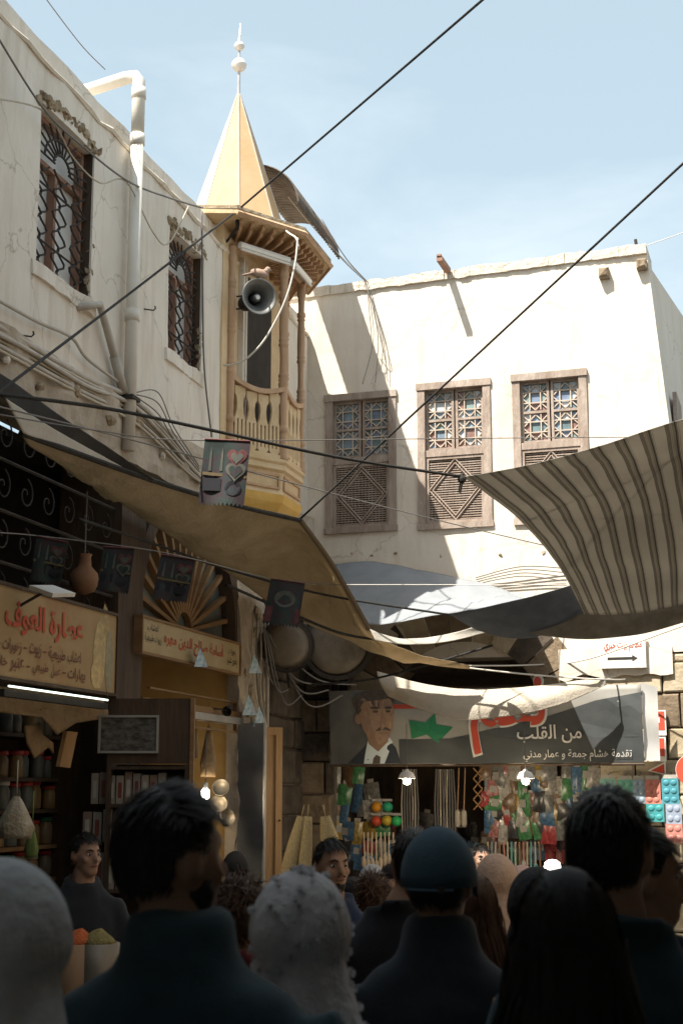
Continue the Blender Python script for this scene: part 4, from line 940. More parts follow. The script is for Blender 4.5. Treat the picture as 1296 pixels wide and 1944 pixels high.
tag(MB().tube([at(878, 905, 9.5) + Vector((0, 0, 0.02)), at(872, 935, 9.5)], [0.016, 0.012], 6).ell(at(876, 910, 9.5), (0.03, 0.03, 0.03), 8, 6).build('rope_knot', rope_k), 'black rope knot at the near corner of striped awning', 'rope')
sheet('tarpaulin', 'blue-grey tarpaulin canopy fixed under the white facade windows', [
    [F.w(F.px(636, 1072, -.06)[0], -.06, F.px(636, 1072, -.06)[1]), F.w(F.px(700, 1066, -.06)[0], -.06, F.px(700, 1066, -.06)[1]), F.w(F.px(800, 1084, -.06)[0], -.06, F.px(800, 1084, -.06)[1]), F.w(F.px(900, 1103, -.06)[0], -.06, F.px(900, 1103, -.06)[1]), F.w(F.px(985, 1137, -.06)[0], -.06, F.px(985, 1137, -.06)[1])],
    [(640, 1125, 14.0), (715, 1128, 13.8), (800, 1130, 13.6), (900, 1130, 13.45), (1000, 1140, 13.3)],
    [(662, 1180, 13.4), (725, 1185, 13.2), (810, 1172, 13.0), (905, 1158, 12.85), (1010, 1142, 12.7)]], tarp, wrinkle=0.05)
sheet('denim_sheet', 'sagging dark blue cloth hung between the two awnings', [
    [(853, 1166, 12.3), (930, 1150, 12.2), (1010, 1132, 12.1), (1092, 1108, 12.0)],
    [(880, 1182, 12.5), (950, 1182, 12.4), (1020, 1168, 12.3), (1102, 1135, 12.2)],
    [(905, 1196, 12.7), (970, 1211, 12.6), (1035, 1203, 12.5), (1112, 1158, 12.4)]], denim, cat='cloth')
sheet('sackcloth', 'grey sackcloth sagging below the striped awning', [
    [(1112, 1158, 12.3), (1180, 1162, 12.3), (1260, 1150, 12.2), (1330, 1135, 12.1), (1460, 1110, 12.0)],
    [(1060, 1185, 12.4), (1150, 1192, 12.4), (1250, 1178, 12.3), (1330, 1160, 12.2), (1460, 1130, 12.1)],
    [(1000, 1203, 12.4), (1110, 1213, 12.5), (1220, 1202, 12.4), (1330, 1172, 12.3), (1460, 1145, 12.2)]], grey_cl, cat='cloth')
sheet('cloth_strip', 'narrow grey cloth strip coloured pale as if sunlit beside the tan awning tip', [[(702, 1195, 12.2), (760, 1213, 12.4), (830, 1208, 12.6), (900, 1190, 12.7)], [(712, 1215, 12.2), (775, 1224, 12.4), (850, 1218, 12.6), (945, 1195, 12.8)]], canvas_w, cat='cloth')  # pale colour stands in for sun on this grey strip
sheet('linen_strip', 'pale linen strip sagging in front of the printed banner', [
    [(715, 1274, 13.1), (800, 1298, 13.1), (890, 1309, 13.1), (1020, 1303, 13.1), (1146, 1286, 13.1)],
    [(722, 1298, 13.05), (800, 1325, 13.0), (890, 1340, 13.0), (1030, 1325, 13.0), (1148, 1292, 13.1)],
    [(736, 1320, 13.05), (805, 1350, 13.0), (895, 1366, 13.0), (1045, 1344, 13.0), (1150, 1300, 13.1)]], linen, cat='cloth', wrinkle=0.025)

# ------------------------------------------------------------------ ropes and wires
Acor = at(570, 985, 11.4); Scor = at(876, 905, 9.5); knot = L.w(2.5, -0.62, ze + 0.2)
knot = at(450, 400, 12.0)
wire('rope', 'thick black rope from the tan awning corner up to the minaret eaves', [at(-60, 790, 6.6), at(22, 727, 7.2), at(240, 562, 9.6), knot], 0.009, rope_k, cat='rope')
wire('rope', 'thick black rope climbing from the minaret eaves into the open sky', [knot, at(915, 0, 8.6), at(1130, -190, 7.2)], 0.0095, rope_k, cat='rope')
tag(MB().ell(knot, (0.05, 0.05, 0.05), 9, 6).jitter(0.02, 30).tube([knot, knot + Vector((0.0, 0.1, -0.12)), at(425, 465, 12.2)], [0.02, 0.016, 0.01], 6).build('rope_knot', rope_k), 'dark rope knot tied at the minaret eaves', 'rope')
wire('rope', 'black rope slanting from the tan awning corner across to upper right', [Acor, at(1296, 310, 8.6), at(1420, 195, 7.8)], 0.0085, rope_k, cat='rope')
wire('rope', 'heavy black rope from the left wall to the striped awning corner', [at(-80, 735, 6.3), at(0, 748, 6.6), at(200, 775, 7.4), at(380, 812, 8.1), at(640, 868, 8.9), Scor], 0.0105, rope_k, cat='rope')
wire('rope', 'black rope under the tan awning running to the blue cloth corner', [onL(150, 985, -0.3), at(300, 1035, 10.5), at(430, 1080, 11.2), at(620, 1130, 12.0), at(852, 1167, 12.3)], 0.010, rope_k, cat='rope')
wire('rope', 'lower black rope crossing behind the fringed pennant to the banner', [at(430, 1110, 11.2), at(520, 1150, 11.8), at(640, 1200, 12.2), at(720, 1215, 12.5)], 0.012, rope_k, cat='rope')
wire('rope', 'black rope from the dark stone wall up to the sackcloth', [at(590, 1300, 13.0), at(700, 1290, 13.0), at(800, 1265, 12.9), at(935, 1225, 12.7)], 0.011, rope_k, cat='rope')
wire('wire', 'thin pennant line from the left wall towards the white facade', [at(-40, 780, 7.0), at(190, 818, 8.0), at(385, 836, 8.8), at(900, 832, 10.2), at(1300, 829, 10.5), at(1500, 826, 10.6)], 0.004, wire_g)
wire('wire', 'thin wire sloping down past the minaret base to the sackcloth', [at(-30, 765, 7.2), at(250, 835, 9.2), at(585, 925, 11.2), at(820, 985, 12.6), at(1030, 1035, 13.6)], 0.005, wire_g)
wire('wire', 'thin line hung level across the tarpaulin and striped awning', [at(580, 1110, 12.2), at(800, 1110, 12.2), at(1050, 1110, 12.0), at(1400, 1107, 12.0)], 0.004, wire_w)
wire('cord', 'white cord from the tan awning tip to the right', [at(885, 1264, 13.1), at(1020, 1262, 13.9), at(1120, 1250, 13.6), at(1290, 1190, 12.8), at(1420, 1150, 12.4)], 0.008, wire_w, cat='cord')
wire('cord', 'white cord tied to the end of the linen strip', [at(888, 1268, 13.1), at(1000, 1280, 13.1), at(1146, 1290, 13.1), at(1210, 1285, 14.0), at(1300, 1250, 13.5), at(1420, 1215, 13)], 0.008, wire_w, cat='cord')
wire('wire', 'slack white cable looping below the horn from the eaves', [at(565, 452, 11.9), at(560, 500, 11.9), at(545, 560, 11.9), at(520, 615, 11.95), at(490, 660, 12.0), at(450, 690, 12.1), at(400, 685, 12.2), at(340, 620, 12.0)], 0.009, wire_w, cat='cable')
wire('wire', 'white cable trailing over the eaves beside the spire', [at(520, 415, 12.6), at(545, 440, 12.2), at(562, 452, 11.95), at(566, 468, 11.9)], 0.009, wire_w, cat='cable')
for i, (x0_, y0_, x1_, y1_) in enumerate(((505, 320, 700, 538), (590, 410, 698, 538), (610, 415, 702, 540))):
    wire('wire', ('pale wire from the curved iron roof to the white roof edge', 'left thin dark wire hanging from iron roof to white roof edge', 'right thin dark wire hanging from iron roof to white roof edge')[i], [at(x0_, y0_, 13.8), at((x0_ + x1_) / 2, (y0_ + y1_) / 2 + 12, 13.9), at(x1_, y1_, 14.5)], 0.005, (wire_w, wire_g, wire_g)[i])
for i in range(3):
    wire('wire', 'thin wire hanging down the white facade from the roof edge', [F.w(fu(700, 545), -0.08, F.px(700, 545)[1]), F.w(fu(712 + 8 * i, 640), -0.06, F.px(712, 640)[1]), F.w(fu(690 + 24 * i, 730), -0.04, F.px(700, 730)[1])], 0.004, wire_g, group='wires down the white facade')
wire('wire', 'thin wire over the parapet at the upper left corner', [at(60, -40, 8.6), at(150, 80, 9.4), at(200, 132, 9.9)], 0.004, wire_g)
wire('wire', 'faint pale wire leaving the white roof corner for the sky', [at(1215, 470, 13.6), at(1300, 440, 13.0), at(1400, 400, 12.0)], 0.004, wire_w)
for i in range(4):
    wire('wire', 'loose cable looping across the white wall above the tarpaulin', [F.w(fu(905, 1103), -0.05, F.px(905, 1098 + 4 * i)[1]), F.w(fu(990, 1075), -0.08, F.px(990, 1078 + 6 * i)[1]), F.w(fu(1070, 1085), -0.05, F.px(1070, 1080 + 8 * i)[1])], 0.006, wire_g, group='cables above the tarpaulin')
for i in range(7):
    a = onL(500 + 3 * i, 1190 + 4 * i, -0.1); b = at(520 + 26 * i, 1300 + 10 * (i % 3), 13.2 + 0.1 * i)
    wire('cable', 'old black cable looping over the dark stone wall', [a, a.lerp(b, 0.5) - Vector((0, 0, 0.15 + 0.1 * (i % 3))), b], 0.008, wire_g, cat='cable', group='cables on the dark stone wall')
for i in range(4):
    wallwire('cable', 'cable hanging down the plaster pier beside the shutter', 'cable', [(500 - 6 * i, 1165), (505 - 9 * i, 1240), (498 - 4 * i, 1300 + 8 * i), (506, 1380)], 0.007, (wire_g, wire_b)[i % 2], -0.06, 'cables down the plaster pier')
wallwire('conduit', 'grey conduit pipe running down the edge of plaster pier', 'pipe', [(508, 1150), (507, 1380)], 0.018, pvc_d, -0.05)

# round drums on brackets high on the dark wall
for k, (px, py, r_, Yd) in enumerate(((640, 1222, 0.32, 13.9), (545, 1225, 0.23, 13.2))):
    t = thing('round_drum', ('round pale drum ringed by a dark hoop under the tan awning', 'smaller pale tank beside the ringed drum under the tan awning')[k], 'drum')
    c = at(px, py, Yd); d = (CAM - c).normalized(); M = Matrix.Translation(c) @ d.to_track_quat('Z', 'Y').to_matrix().to_4x4()
    MB().lathe([(0.02, 0.0), (r_ * 0.6, -0.015), (r_ * 0.93, -0.05), (r_ * 0.97, -0.1), (r_ * 0.97, -0.5)], 28, M).build('drum', mat('drum_%d' % k, (0.16, 0.135, 0.10), (0.24, 0.20, 0.155), 5, 0.8, c3=(0.08, 0.065, 0.05)), t, smooth=True)
    MB().lathe([(r_ * 0.98, -0.08), (r_ * 1.12, -0.08), (r_ * 1.12, -0.03), (r_ * 0.98, -0.03), (r_ * 0.98, -0.08)], 28, M, cap=False).build('hoop', iron, t)
    MB().tube([c + Vector((0, 0.2, -r_)), c + Vector((0, 0.7, -r_ - 0.1))], 0.02, 5).build('bracket', iron, t)

# ------------------------------------------------------------------ pennants
def penn_mat(i, dk=1.0):
    m = bpy.data.materials.new('pennant_print'); m.use_nodes = True; t = m.node_tree; ns = t.nodes; b = ns['Principled BSDF']; b.inputs['Roughness'].default_value = 0.8
    tc = ns.new('ShaderNodeTexCoord'); n = ns.new('ShaderNodeTexNoise'); n.inputs['Scale'].default_value = 9 + i; n.inputs['Detail'].default_value = 5
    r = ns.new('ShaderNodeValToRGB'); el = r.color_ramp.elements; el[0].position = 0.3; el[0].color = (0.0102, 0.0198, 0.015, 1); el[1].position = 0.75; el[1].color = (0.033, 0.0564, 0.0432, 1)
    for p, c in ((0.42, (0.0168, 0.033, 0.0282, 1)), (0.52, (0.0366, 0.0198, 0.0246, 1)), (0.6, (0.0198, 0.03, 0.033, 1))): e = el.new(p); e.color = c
    t.links.new(tc.outputs['Object'], n.inputs['Vector']); t.links.new(n.outputs[0], r.inputs[0]); t.links.new(r.outputs[0], b.inputs['Base Color'])
    return m
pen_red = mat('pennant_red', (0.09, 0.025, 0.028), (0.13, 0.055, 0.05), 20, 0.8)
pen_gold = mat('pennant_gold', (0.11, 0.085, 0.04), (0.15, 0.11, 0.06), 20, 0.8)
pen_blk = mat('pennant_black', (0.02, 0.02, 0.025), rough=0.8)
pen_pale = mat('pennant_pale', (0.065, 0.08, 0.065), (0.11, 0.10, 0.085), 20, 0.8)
def pennant(label, c4, Yd, i, motif=True):
    """printed cloth with a pinked lower edge; c4 = photo corners tl, tr, br, bl"""
    t = thing('pennant', label, 'pennant', None, 'printed pennants strung over the lane')
    tl, tr, br, bl = [at(x, y, Yd) for x, y in c4]
    def P(a, b, k=0.0): 
        p = tl.lerp(tr, a).lerp(bl.lerp(br, a), b); return p + Vector((0, -k + 0.015 * math.sin(a * 7 + i) * b, 0))
    mb = MB(); mb.grid(lambda a, b: P(a, b), 12, 10); base = len(mb.v); n = 11
    for k in range(n): mb.add([P(k / n, 1), P((k + 1) / n, 1), P((k + 0.5) / n, 1.06)], [(0, 1, 2)])
    o = mb.build('cloth', penn_mat(i), t); o.modifiers.new('thick', 'SOLIDIFY').thickness = 0.002
    MB().tube([P(0, 0, .004), P(1, 0, .004)], 0.006, 5).build('hem', pen_red, t)
    def patch(nm, pts, m, k=0.006): MB().add([P(a, b, k) for a, b in pts], [tuple(range(len(pts)))]).build(nm, m, t)
    if motif:
        patch('band', [(0.02, 0.52), (0.98, 0.56), (0.98, 0.60), (0.02, 0.57)], pen_gold)
        patch('black_cube', [(0.06, 0.62), (0.45, 0.62), (0.45, 0.82), (0.06, 0.82)], pen_blk)
        for x in (0.17, 0.42): patch('printed_tower', [(x - 0.035, 0.5), (x - 0.02, 0.2), (x, 0.12), (x + 0.02, 0.2), (x + 0.035, 0.5)], pen_pale)
        heart = lambda cx, cy, s_: [(cx + s_ * 0.062 * 16 * math.sin(q) ** 3 / 4, cy - s_ * 0.048 * (13 * math.cos(q) - 5 * math.cos(2 * q) - 2 * math.cos(3 * q) - math.cos(4 * q)) / 4) for q in [2 * math.pi * j / 26 for j in range(26)]]
        patch('printed_heart', heart(0.74, 0.27, 0.9), pen_red); patch('printed_heart', heart(0.74, 0.28, 0.55), pen_pale, 0.009)
        patch('printed_heart', heart(0.74, 0.50, 0.9), pen_pale, 0.010); patch('printed_heart', heart(0.74, 0.50, 0.6), penn_mat(i + 3), 0.013)
        patch('printed_disc', [(0.72 + 0.18 * math.cos(q * 0.4), 0.77 + 0.12 * math.sin(q * 0.4)) for q in range(16)], pen_blk)
    else:
        patch('band', [(0.02, 0.62), (0.98, 0.62), (0.98, 0.98), (0.02, 0.98)], pen_red)
        patch('printed_medallion', [(0.5 + 0.3 * math.cos(q * 0.3), 0.42 + 0.2 * math.sin(q * 0.3)) for q in range(21)], pen_pale)
    return t
pennant('large faded pennant hanging right below the minaret balcony', [(389, 834), (476, 838), (463, 956), (377, 952)], 8.8, 0)
pennant('maroon fringed pennant hanging in front of the tan awning corner', [(514, 1099), (579, 1108), (566, 1188), (498, 1180)], 11.4, 1, False)
pennant('shadowed pennant over the long yellow sign beside the dark pier', [(197, 1038), (256, 1042), (244, 1124), (184, 1118)], 8.6, 2)
pennant('dim pennant hanging deepest in the dark shop front scrollwork', [(70, 1018), (130, 1030), (116, 1108), (58, 1100)], 8.2, 3)
pennant('dim pennant hanging before the wooden fanlight ribs', [(306, 1053), (371, 1063), (356, 1142), (290, 1134)], 9.2, 4)
wire('wire', 'string carrying the row of dim pennants under the awning', [onL(-20, 1010, -0.6), at(70, 1017, 8.2), at(256, 1040, 8.6), at(371, 1062, 9.2), at(514, 1098, 11.4), at(660, 1112, 12)], 0.004, wire_g)
tri = mat('bunting_print', (0.55, 0.60, 0.62), (0.10, 0.30, 0.42), 30, 0.7, c3=(0.50, 0.12, 0.08))
for k, (x, y, s_) in enumerate(((483, 1262, 20), (472, 1340, 22), (492, 1362, 22), (380, 1250, 20))):
    a = onL(x, y - s_, -0.14); b = onL(x - s_ * 0.55, y + s_ * 0.8, -0.14); c = onL(x + s_ * 0.75, y + s_ * 0.8, -0.14)
    o = MB().add([a, b, c], [(0, 1, 2)]).build('bunting', tri)
    o.modifiers.new('thick', 'SOLIDIFY').thickness = 0.002
    tag(o, ('blue and white triangle bunting high on the plaster pier', 'blue triangle bunting on the pier, left of the lower pair', 'blue triangle bunting on the pier, right of the lower pair', 'blue triangle bunting hanging over the cream sign')[k], 'bunting')

# ------------------------------------------------------------------ printed banner over the back shop
bn = thing('banner', 'wide printed cloth banner with portrait, green star and Arabic words', 'banner', F)
bo = -0.40
bx0, bx1 = F.px(625, 1400, bo)[0], F.px(1220, 1400, bo)[0]; bz0 = F.px(900, 1450, bo)[1]; bz1 = F.px(900, 1306, bo)[1]
def by(x, z_): return bo + 0.018 * math.sin(3.1 * (x * 0.8 + z_ * 1.7)) + 0.012 * nz((x, 0, z_), 3.5) + 0.02 * nz((x * 0.5, 0, z_ * 2 + x * 0.8), 3.0)
def bflat(nm, pts, m, lift):
    """flat print following the banner's folds"""
    bm = bmesh.new(); vs = [bm.verts.new((x, 0, z_)) for x, z_ in pts]; bm.faces.new(vs)
    bmesh.ops.triangulate(bm, faces=bm.faces)
    for _ in range(3): bmesh.ops.subdivide_edges(bm, edges=[e for e in bm.edges if e.calc_length() > 0.12], cuts=1); bmesh.ops.triangulate(bm, faces=bm.faces)
    for v in bm.verts: v.co.y = by(v.co.x, v.co.z) - lift
    me = bpy.data.meshes.new(nm); bm.to_mesh(me); bm.free(); me.materials.append(m)
    return link(nm, me, bn)
BW = bx1 - bx0; BH = bz1 - bz0
def BP(a, b): return (bx0 + BW * a, bz0 + BH * b)
def bgrid(nm, a0, a1, b0, b1, m, lift):
    return MB().grid(lambda a, b: (lambda x, z_: (x, by(x, z_) - lift, z_))(*BP(a0 + (a1 - a0) * a, b0 + (b1 - b0) * b)), max(2, int(60 * (a1 - a0))), max(2, int(14 * (b1 - b0)))).build(nm, m, bn, smooth=True)
ban_w = mat('banner_cloth', (0.24, 0.235, 0.215), (0.30, 0.29, 0.26), 3, 0.6)
ban_k = mat('banner_black', (0.045, 0.05, 0.052), (0.065, 0.07, 0.07), 3, 0.55)
ban_r = mat('banner_red', (0.40, 0.06, 0.035), rough=0.6); ban_g = mat('banner_green', (0.02, 0.16, 0.075), rough=0.6)
ban_s = mat('banner_skin', (0.30, 0.20, 0.14), (0.25, 0.16, 0.11), 14, 0.6); ban_s2 = mat('banner_skin_dark', (0.24, 0.15, 0.10), rough=0.6)
ban_h = mat('banner_hair', (0.06, 0.048, 0.04), (0.10, 0.08, 0.065), 30, 0.6); ban_b = mat('banner_shirt', (0.50, 0.56, 0.58), rough=0.6)
ban_n = mat('banner_suit', (0.03, 0.035, 0.045), rough=0.6); ban_gr = mat('banner_grey', (0.085, 0.085, 0.08), (0.15, 0.145, 0.13), 2, 0.6)
o = bgrid('cloth', 0, 1, 0, 1, ban_w, 0.0); o.modifiers.new('thick', 'SOLIDIFY').thickness = 0.002
bgrid('black_field', 0.235, 0.999, 0.005, 0.33, ban_k, 0.004)
bflat('black_sweep', [BP(0.40, 0.33), BP(0.999, 0.33), BP(0.999, 0.90), BP(0.86, 0.80), BP(0.72, 0.62), BP(0.56, 0.46)], ban_k, 0.004)
bgrid('red_stripe', 0.21, 0.52, 0.74, 0.80, ban_r, 0.004)
bgrid('red_field', 0.21, 0.60, 0.805, 0.99, ban_gr, 0.004)
bgrid('grey_field', 0.003, 0.205, 0.005, 0.99, ban_gr, 0.0035)
star = []
for k in range(10):
    q = R(90 + 36 * k); r_ = 0.34 if k % 2 == 0 else 0.135
    star.append((BP(0.335, 0.47)[0] + r_ * BH * 0.95 * math.cos(q - 0.25), BP(0, 0.47)[1] + r_ * BH * 0.62 * math.sin(q - 0.25)))
bflat('green_star', star, ban_g, 0.007)
def oval(a, b, ra, rb, n=22): return [BP(a + ra * math.cos(2 * math.pi * k / n), b + rb * math.sin(2 * math.pi * k / n)) for k in range(n)]
bflat('printed_suit', [BP(0.06, 0.01), BP(0.24, 0.01), BP(0.225, 0.22), BP(0.20, 0.34), BP(0.135, 0.30), BP(0.10, 0.16)], ban_n, 0.006)
bflat('printed_shirt', [BP(0.115, 0.01), BP(0.185, 0.01), BP(0.215, 0.30), BP(0.20, 0.38), BP(0.135, 0.36), BP(0.125, 0.22)], ban_b, 0.008)
bflat('printed_tie', [BP(0.145, 0.01), BP(0.17, 0.01), BP(0.172, 0.10), BP(0.158, 0.13), BP(0.148, 0.08)], ban_h, 0.010)
bflat('printed_neck', [BP(0.125, 0.45), BP(0.135, 0.27), BP(0.165, 0.17), BP(0.20, 0.30), BP(0.205, 0.5)], ban_s2, 0.012)
bflat('printed_hair', oval(0.145, 0.83, 0.062, 0.17), ban_h, 0.014)
bflat('printed_ear', oval(0.102, 0.62, 0.014, 0.085), ban_s2, 0.015)
bflat('printed_face', [BP(0.112, 0.88), BP(0.107, 0.68), BP(0.115, 0.48), BP(0.14, 0.33), BP(0.172, 0.26), BP(0.20, 0.32), BP(0.216, 0.48), BP(0.222, 0.68), BP(0.215, 0.86), BP(0.19, 0.90), BP(0.15, 0.90)], ban_s, 0.017)
bflat('printed_hairline', [BP(0.098, 0.66), BP(0.112, 0.72), BP(0.120, 0.84), BP(0.15, 0.885), BP(0.185, 0.87), BP(0.205, 0.885), BP(0.219, 0.80), BP(0.224, 0.90), BP(0.205, 0.985), BP(0.165, 0.995), BP(0.12, 0.97), BP(0.098, 0.85)], ban_h, 0.0195)
bflat('printed_brow', oval(0.158, 0.755, 0.017, 0.016), ban_h, 0.020); bflat('printed_brow', oval(0.204, 0.755, 0.013, 0.016), ban_h, 0.020)
bflat('printed_eye', oval(0.160, 0.705, 0.010, 0.016), ban_h, 0.020); bflat('printed_eye', oval(0.203, 0.705, 0.008, 0.016), ban_h, 0.020)
bflat('printed_nose', [BP(0.183, 0.72), BP(0.197, 0.56), BP(0.193, 0.52), BP(0.178, 0.53)], ban_s2, 0.020)
bflat('printed_moustache', [BP(0.158, 0.44), BP(0.17, 0.49), BP(0.188, 0.50), BP(0.204, 0.48), BP(0.210, 0.44), BP(0.188, 0.46)], ban_h, 0.020)
bflat('printed_shadow', [BP(0.110, 0.86), BP(0.108, 0.66), BP(0.116, 0.48), BP(0.14, 0.335), BP(0.165, 0.27), BP(0.150, 0.45), BP(0.140, 0.62), BP(0.135, 0.85)], ban_s2, 0.0185)
bflat('printed_mouth', oval(0.187, 0.415, 0.016, 0.014), ban_s2, 0.021)
lettering('big_word_outline', 'نعم', *[BP(0.462, 0)[0], BP(0.712, 0)[0]], BP(0, 0.08)[1], BP(0, 1.16)[1], lambda x, z_: by(x, z_) - 0.010, white_txt, bn, bold=0.045)
lettering('big_word', 'نعم', *[BP(0.470, 0)[0], BP(0.704, 0)[0]], BP(0, 0.115)[1], BP(0, 1.125)[1], lambda x, z_: by(x, z_) - 0.016, ban_r, bn, bold=0.02)
lettering('second_words', 'من القلب', BP(0.615, 0)[0], BP(0.815, 0)[0], BP(0, 0.26)[1], BP(0, 0.50)[1], lambda x, z_: by(x, z_) - 0.018, white_txt, bn, bold=0.012)
lettering('donor_line', 'تقدمة هشام جمعة و عمار مدني', BP(0.635, 0)[0], BP(0.965, 0)[0], BP(0, 0.02)[1], BP(0, 0.18)[1], lambda x, z_: by(x, z_) - 0.018, white_txt, bn, bold=0.008)
MB().grid(lambda a, b: (bx1 + 0.002 + 0.13 * a, bo + 0.02 + 0.10 * a + 0.01 * math.sin(b * 9), bz0 + 0.02 + BH * (1.0 - 0.06 * a) * b), 5, 12).build('folded_end', white_p, bn, smooth=True)
MB().tube([(bx0, by(bx0, bz0) - 0.005, bz0 - 0.01)] + [(bx0 + BW * i / 12, by(bx0 + BW * i / 12, bz0) - 0.002, bz0 - 0.012) for i in range(1, 13)], 0.012, 5).build('bottom_batten', wood_dk, bn)
# small signs at the right
sg = thing('wall_sign', 'white wall plaque with red Arabic words and black arrow', 'sign', F)
a, zb_ = F.px(1140, 1268, -0.09); b, zt_ = F.px(1223, 1202, -0.09)
zb_ = F.px(1180, 1268, -0.09)[1]; zt_ = F.px(1180, 1203, -0.09)[1]
MB().box(a, b, -0.09, -0.04, zb_, zt_).build('plaque', white_p, sg)
lettering('red_words', 'مطعم بيت جبري', a + (b - a) * 0.08, a + (b - a) * 0.92, zb_ + (zt_ - zb_) * 0.46, zb_ + (zt_ - zb_) * 0.80, -0.0925, red_txt, sg, bold=0.015)
zc = zb_ + (zt_ - zb_) * 0.28
MB().prism([(a + (b - a) * x, zc + y) for x, y in ((0.15, -0.012), (0.7, -0.012), (0.7, -0.03), (0.82, 0.0), (0.7, 0.03), (0.7, 0.012), (0.15, 0.012))], -0.0935, -0.0905).build('arrow', black_txt, sg)
for k, (y0_, y1_) in enumerate(((1348, 1396), (1399, 1446))):
    t = thing('wall_sign', ('upper small red sign with white edge right of the banner', 'lower small red sign with white edge right of the banner')[k], 'sign', F)
    a, _ = F.px(1238, y0_, -0.05); b, _ = F.px(1262, y0_, -0.05); z0_ = F.px(1250, y1_, -0.05)[1]; z1_ = F.px(1250, y0_, -0.05)[1]
    MB().box(a, b, -0.05, -0.025, z0_, z1_).build('plate', white_p, t); MB().box(a + 0.02, b - 0.012, -0.054, -0.051, z0_ + 0.05, z1_ - 0.012).build('red_field', red_p, t)
    MB().box(a + 0.04, a + 0.06, -0.0565, -0.0545, (z0_ + z1_) / 2, (z0_ + z1_) / 2 + 0.05).build('white_mark', white_p, t)
t = thing('arrow_sign', 'small red and white pointed sign under the two red signs', 'sign', F)
a, z0_ = F.px(1228, 1468, -0.06); b, z1_ = F.px(1262, 1450, -0.06)
MB().prism([(a, (z0_ + z1_) / 2 - 0.02), (b, z0_ - 0.02), (b, z1_ + 0.02)], -0.06, -0.035).build('plate', white_p, t)
MB().prism([(a + 0.03, (z0_ + z1_) / 2 - 0.02), (b - 0.012, z0_), (b - 0.012, z1_)], -0.063, -0.061).build('red_field', red_p, t)
p_ = F.px(1312, 1462, -0.3); t = thing('round_sign', 'round red sign beside the stone pier of the back shop', 'sign', F)
MB().lathe([(0.14, 0.0), (0.14, 0.02)], 24, Matrix.Translation((p_[0], -0.3, p_[1])) @ Matrix.Rotation(R(90), 4, 'X')).build('disc', red_p, t)
MB().lathe([(0.145, -0.01), (0.145, 0.0)], 24, Matrix.Translation((p_[0], -0.3, p_[1])) @ Matrix.Rotation(R(90), 4, 'X')).build('rim', white_p, t)
MB().box(p_[0] - 0.015, p_[0] + 0.015, -0.288, -0.0, p_[1] - 0.015, p_[1] + 0.015).build('arm', iron, t)

# ------------------------------------------------------------------ goods of the left shops
def cmat(c, rough=0.5, k=1.25): return mat('goods_%d' % len(MATS), c, tuple(min(1, v * k) for v in c), 14, rough)
cab = thing('display_cabinet', 'dark wooden cabinet standing open beside the spice shop door', 'cabinet')
c0 = at(207, 1326, 9.9); c1 = at(362, 1328, 9.9); zt = c0.z; W_ = c1.x - c0.x; zbm = ground_z(9.9)
cab.location = (c0.x, 9.9, 0)
MB().box(0, W_, 0, 0.04, at(280, 1450, 9.9).z, zt).build('upper_panel', wood_dk, cab)
MB().box(0, W_, 0.24, 0.27, zbm, at(280, 1450, 9.9).z).build('back_panel', wood_dk, cab)
for x in (0, W_ - 0.03): MB().box(x, x + 0.03, 0.0 if x == 0 else 0.0, 0.239, zbm, at(280, 1450, 9.9).z - 0.002).build('side_panel', wood_dk, cab)
MB().box(W_ + 0.002, W_ + 0.03, -0.01, 0.05, zbm, zt).build('edge_strip', wood_md, cab)
for py in (1455, 1527, 1600, 1690): z_ = at(280, py, 9.9).z; MB().box(0.031, W_ - 0.031, 0.005, 0.238, z_ - 0.02, z_).build('shelf', wood_dk, cab)
pf = thing('framed_picture', 'framed dark landscape picture hung on the cabinet panel', 'picture')
pf.location = (0, 9.9, 0); a, b, c_, d_ = at(233, 0, 9.9).x, at(336, 0, 9.9).x, at(280, 1430, 9.9).z, at(280, 1358, 9.9).z
fm = mat('silver_frame', (0.32, 0.31, 0.28), rough=0.5)
for x0, x1, z0, z1 in ((a, b, d_ - 0.015, d_), (a, b, c_, c_ + 0.015), (a, a + 0.015, c_ + 0.0151, d_ - 0.0151), (b - 0.015, b, c_ + 0.0151, d_ - 0.0151)): MB().box(x0, x1, -0.025, -0.001, z0, z1).build('frame_strip', fm, pf)
MB().box(a + 0.015, b - 0.015, -0.01, -0.002, c_ + 0.015, d_ - 0.015).build('picture', mat('dark_picture', (0.04, 0.035, 0.03), (0.16, 0.15, 0.13), 16, 0.35, stretch=(1, 1, 2)), pf)
bxm = [cmat(c) for c in ((0.25, 0.22, 0.18), (0.18, 0.13, 0.10), (0.21, 0.19, 0.16), (0.22, 0.10, 0.08))]
lab = cmat((0.34, 0.32, 0.28)); redl = cmat((0.14, 0.04, 0.03))
def boxes(px0, px1, pyb, hpx, n, Yd, glabel, names):
    z_ = at(280, pyb, Yd).z + 0.003
    for i in range(n):
        xa = at(px0 + (px1 - px0) * i / n, 0, Yd).x; xb = at(px0 + (px1 - px0) * (i + 0.86) / n, 0, Yd).x
        h = hpx / FPX * Yd * rnd.uniform(0.85, 1.0)
        t = thing('carton', names[i % len(names)], 'box', None, glabel); t.location = (xa, Yd + 0.03, z_)
        w_ = xb - xa; MB().box(0, w_, 0, 0.12, 0, h).build('box_body', bxm[(i * 7 + int(pyb)) % 3], t)
        MB().box(w_ * 0.25, w_ * 0.75, -0.0015, 0.0, h * 0.2, h * 0.75).build('label', redl if i % 2 else lab, t)
boxes(222, 350, 1527, 60, 9, 9.92, 'cartons on the cabinet shelves', ['slim pale carton with coloured label on the cabinet\'s top shelf'])
boxes(210, 345, 1600, 60, 8, 9.92, 'cartons on the cabinet shelves', ['narrow pale carton on the cabinet\'s second shelf'])
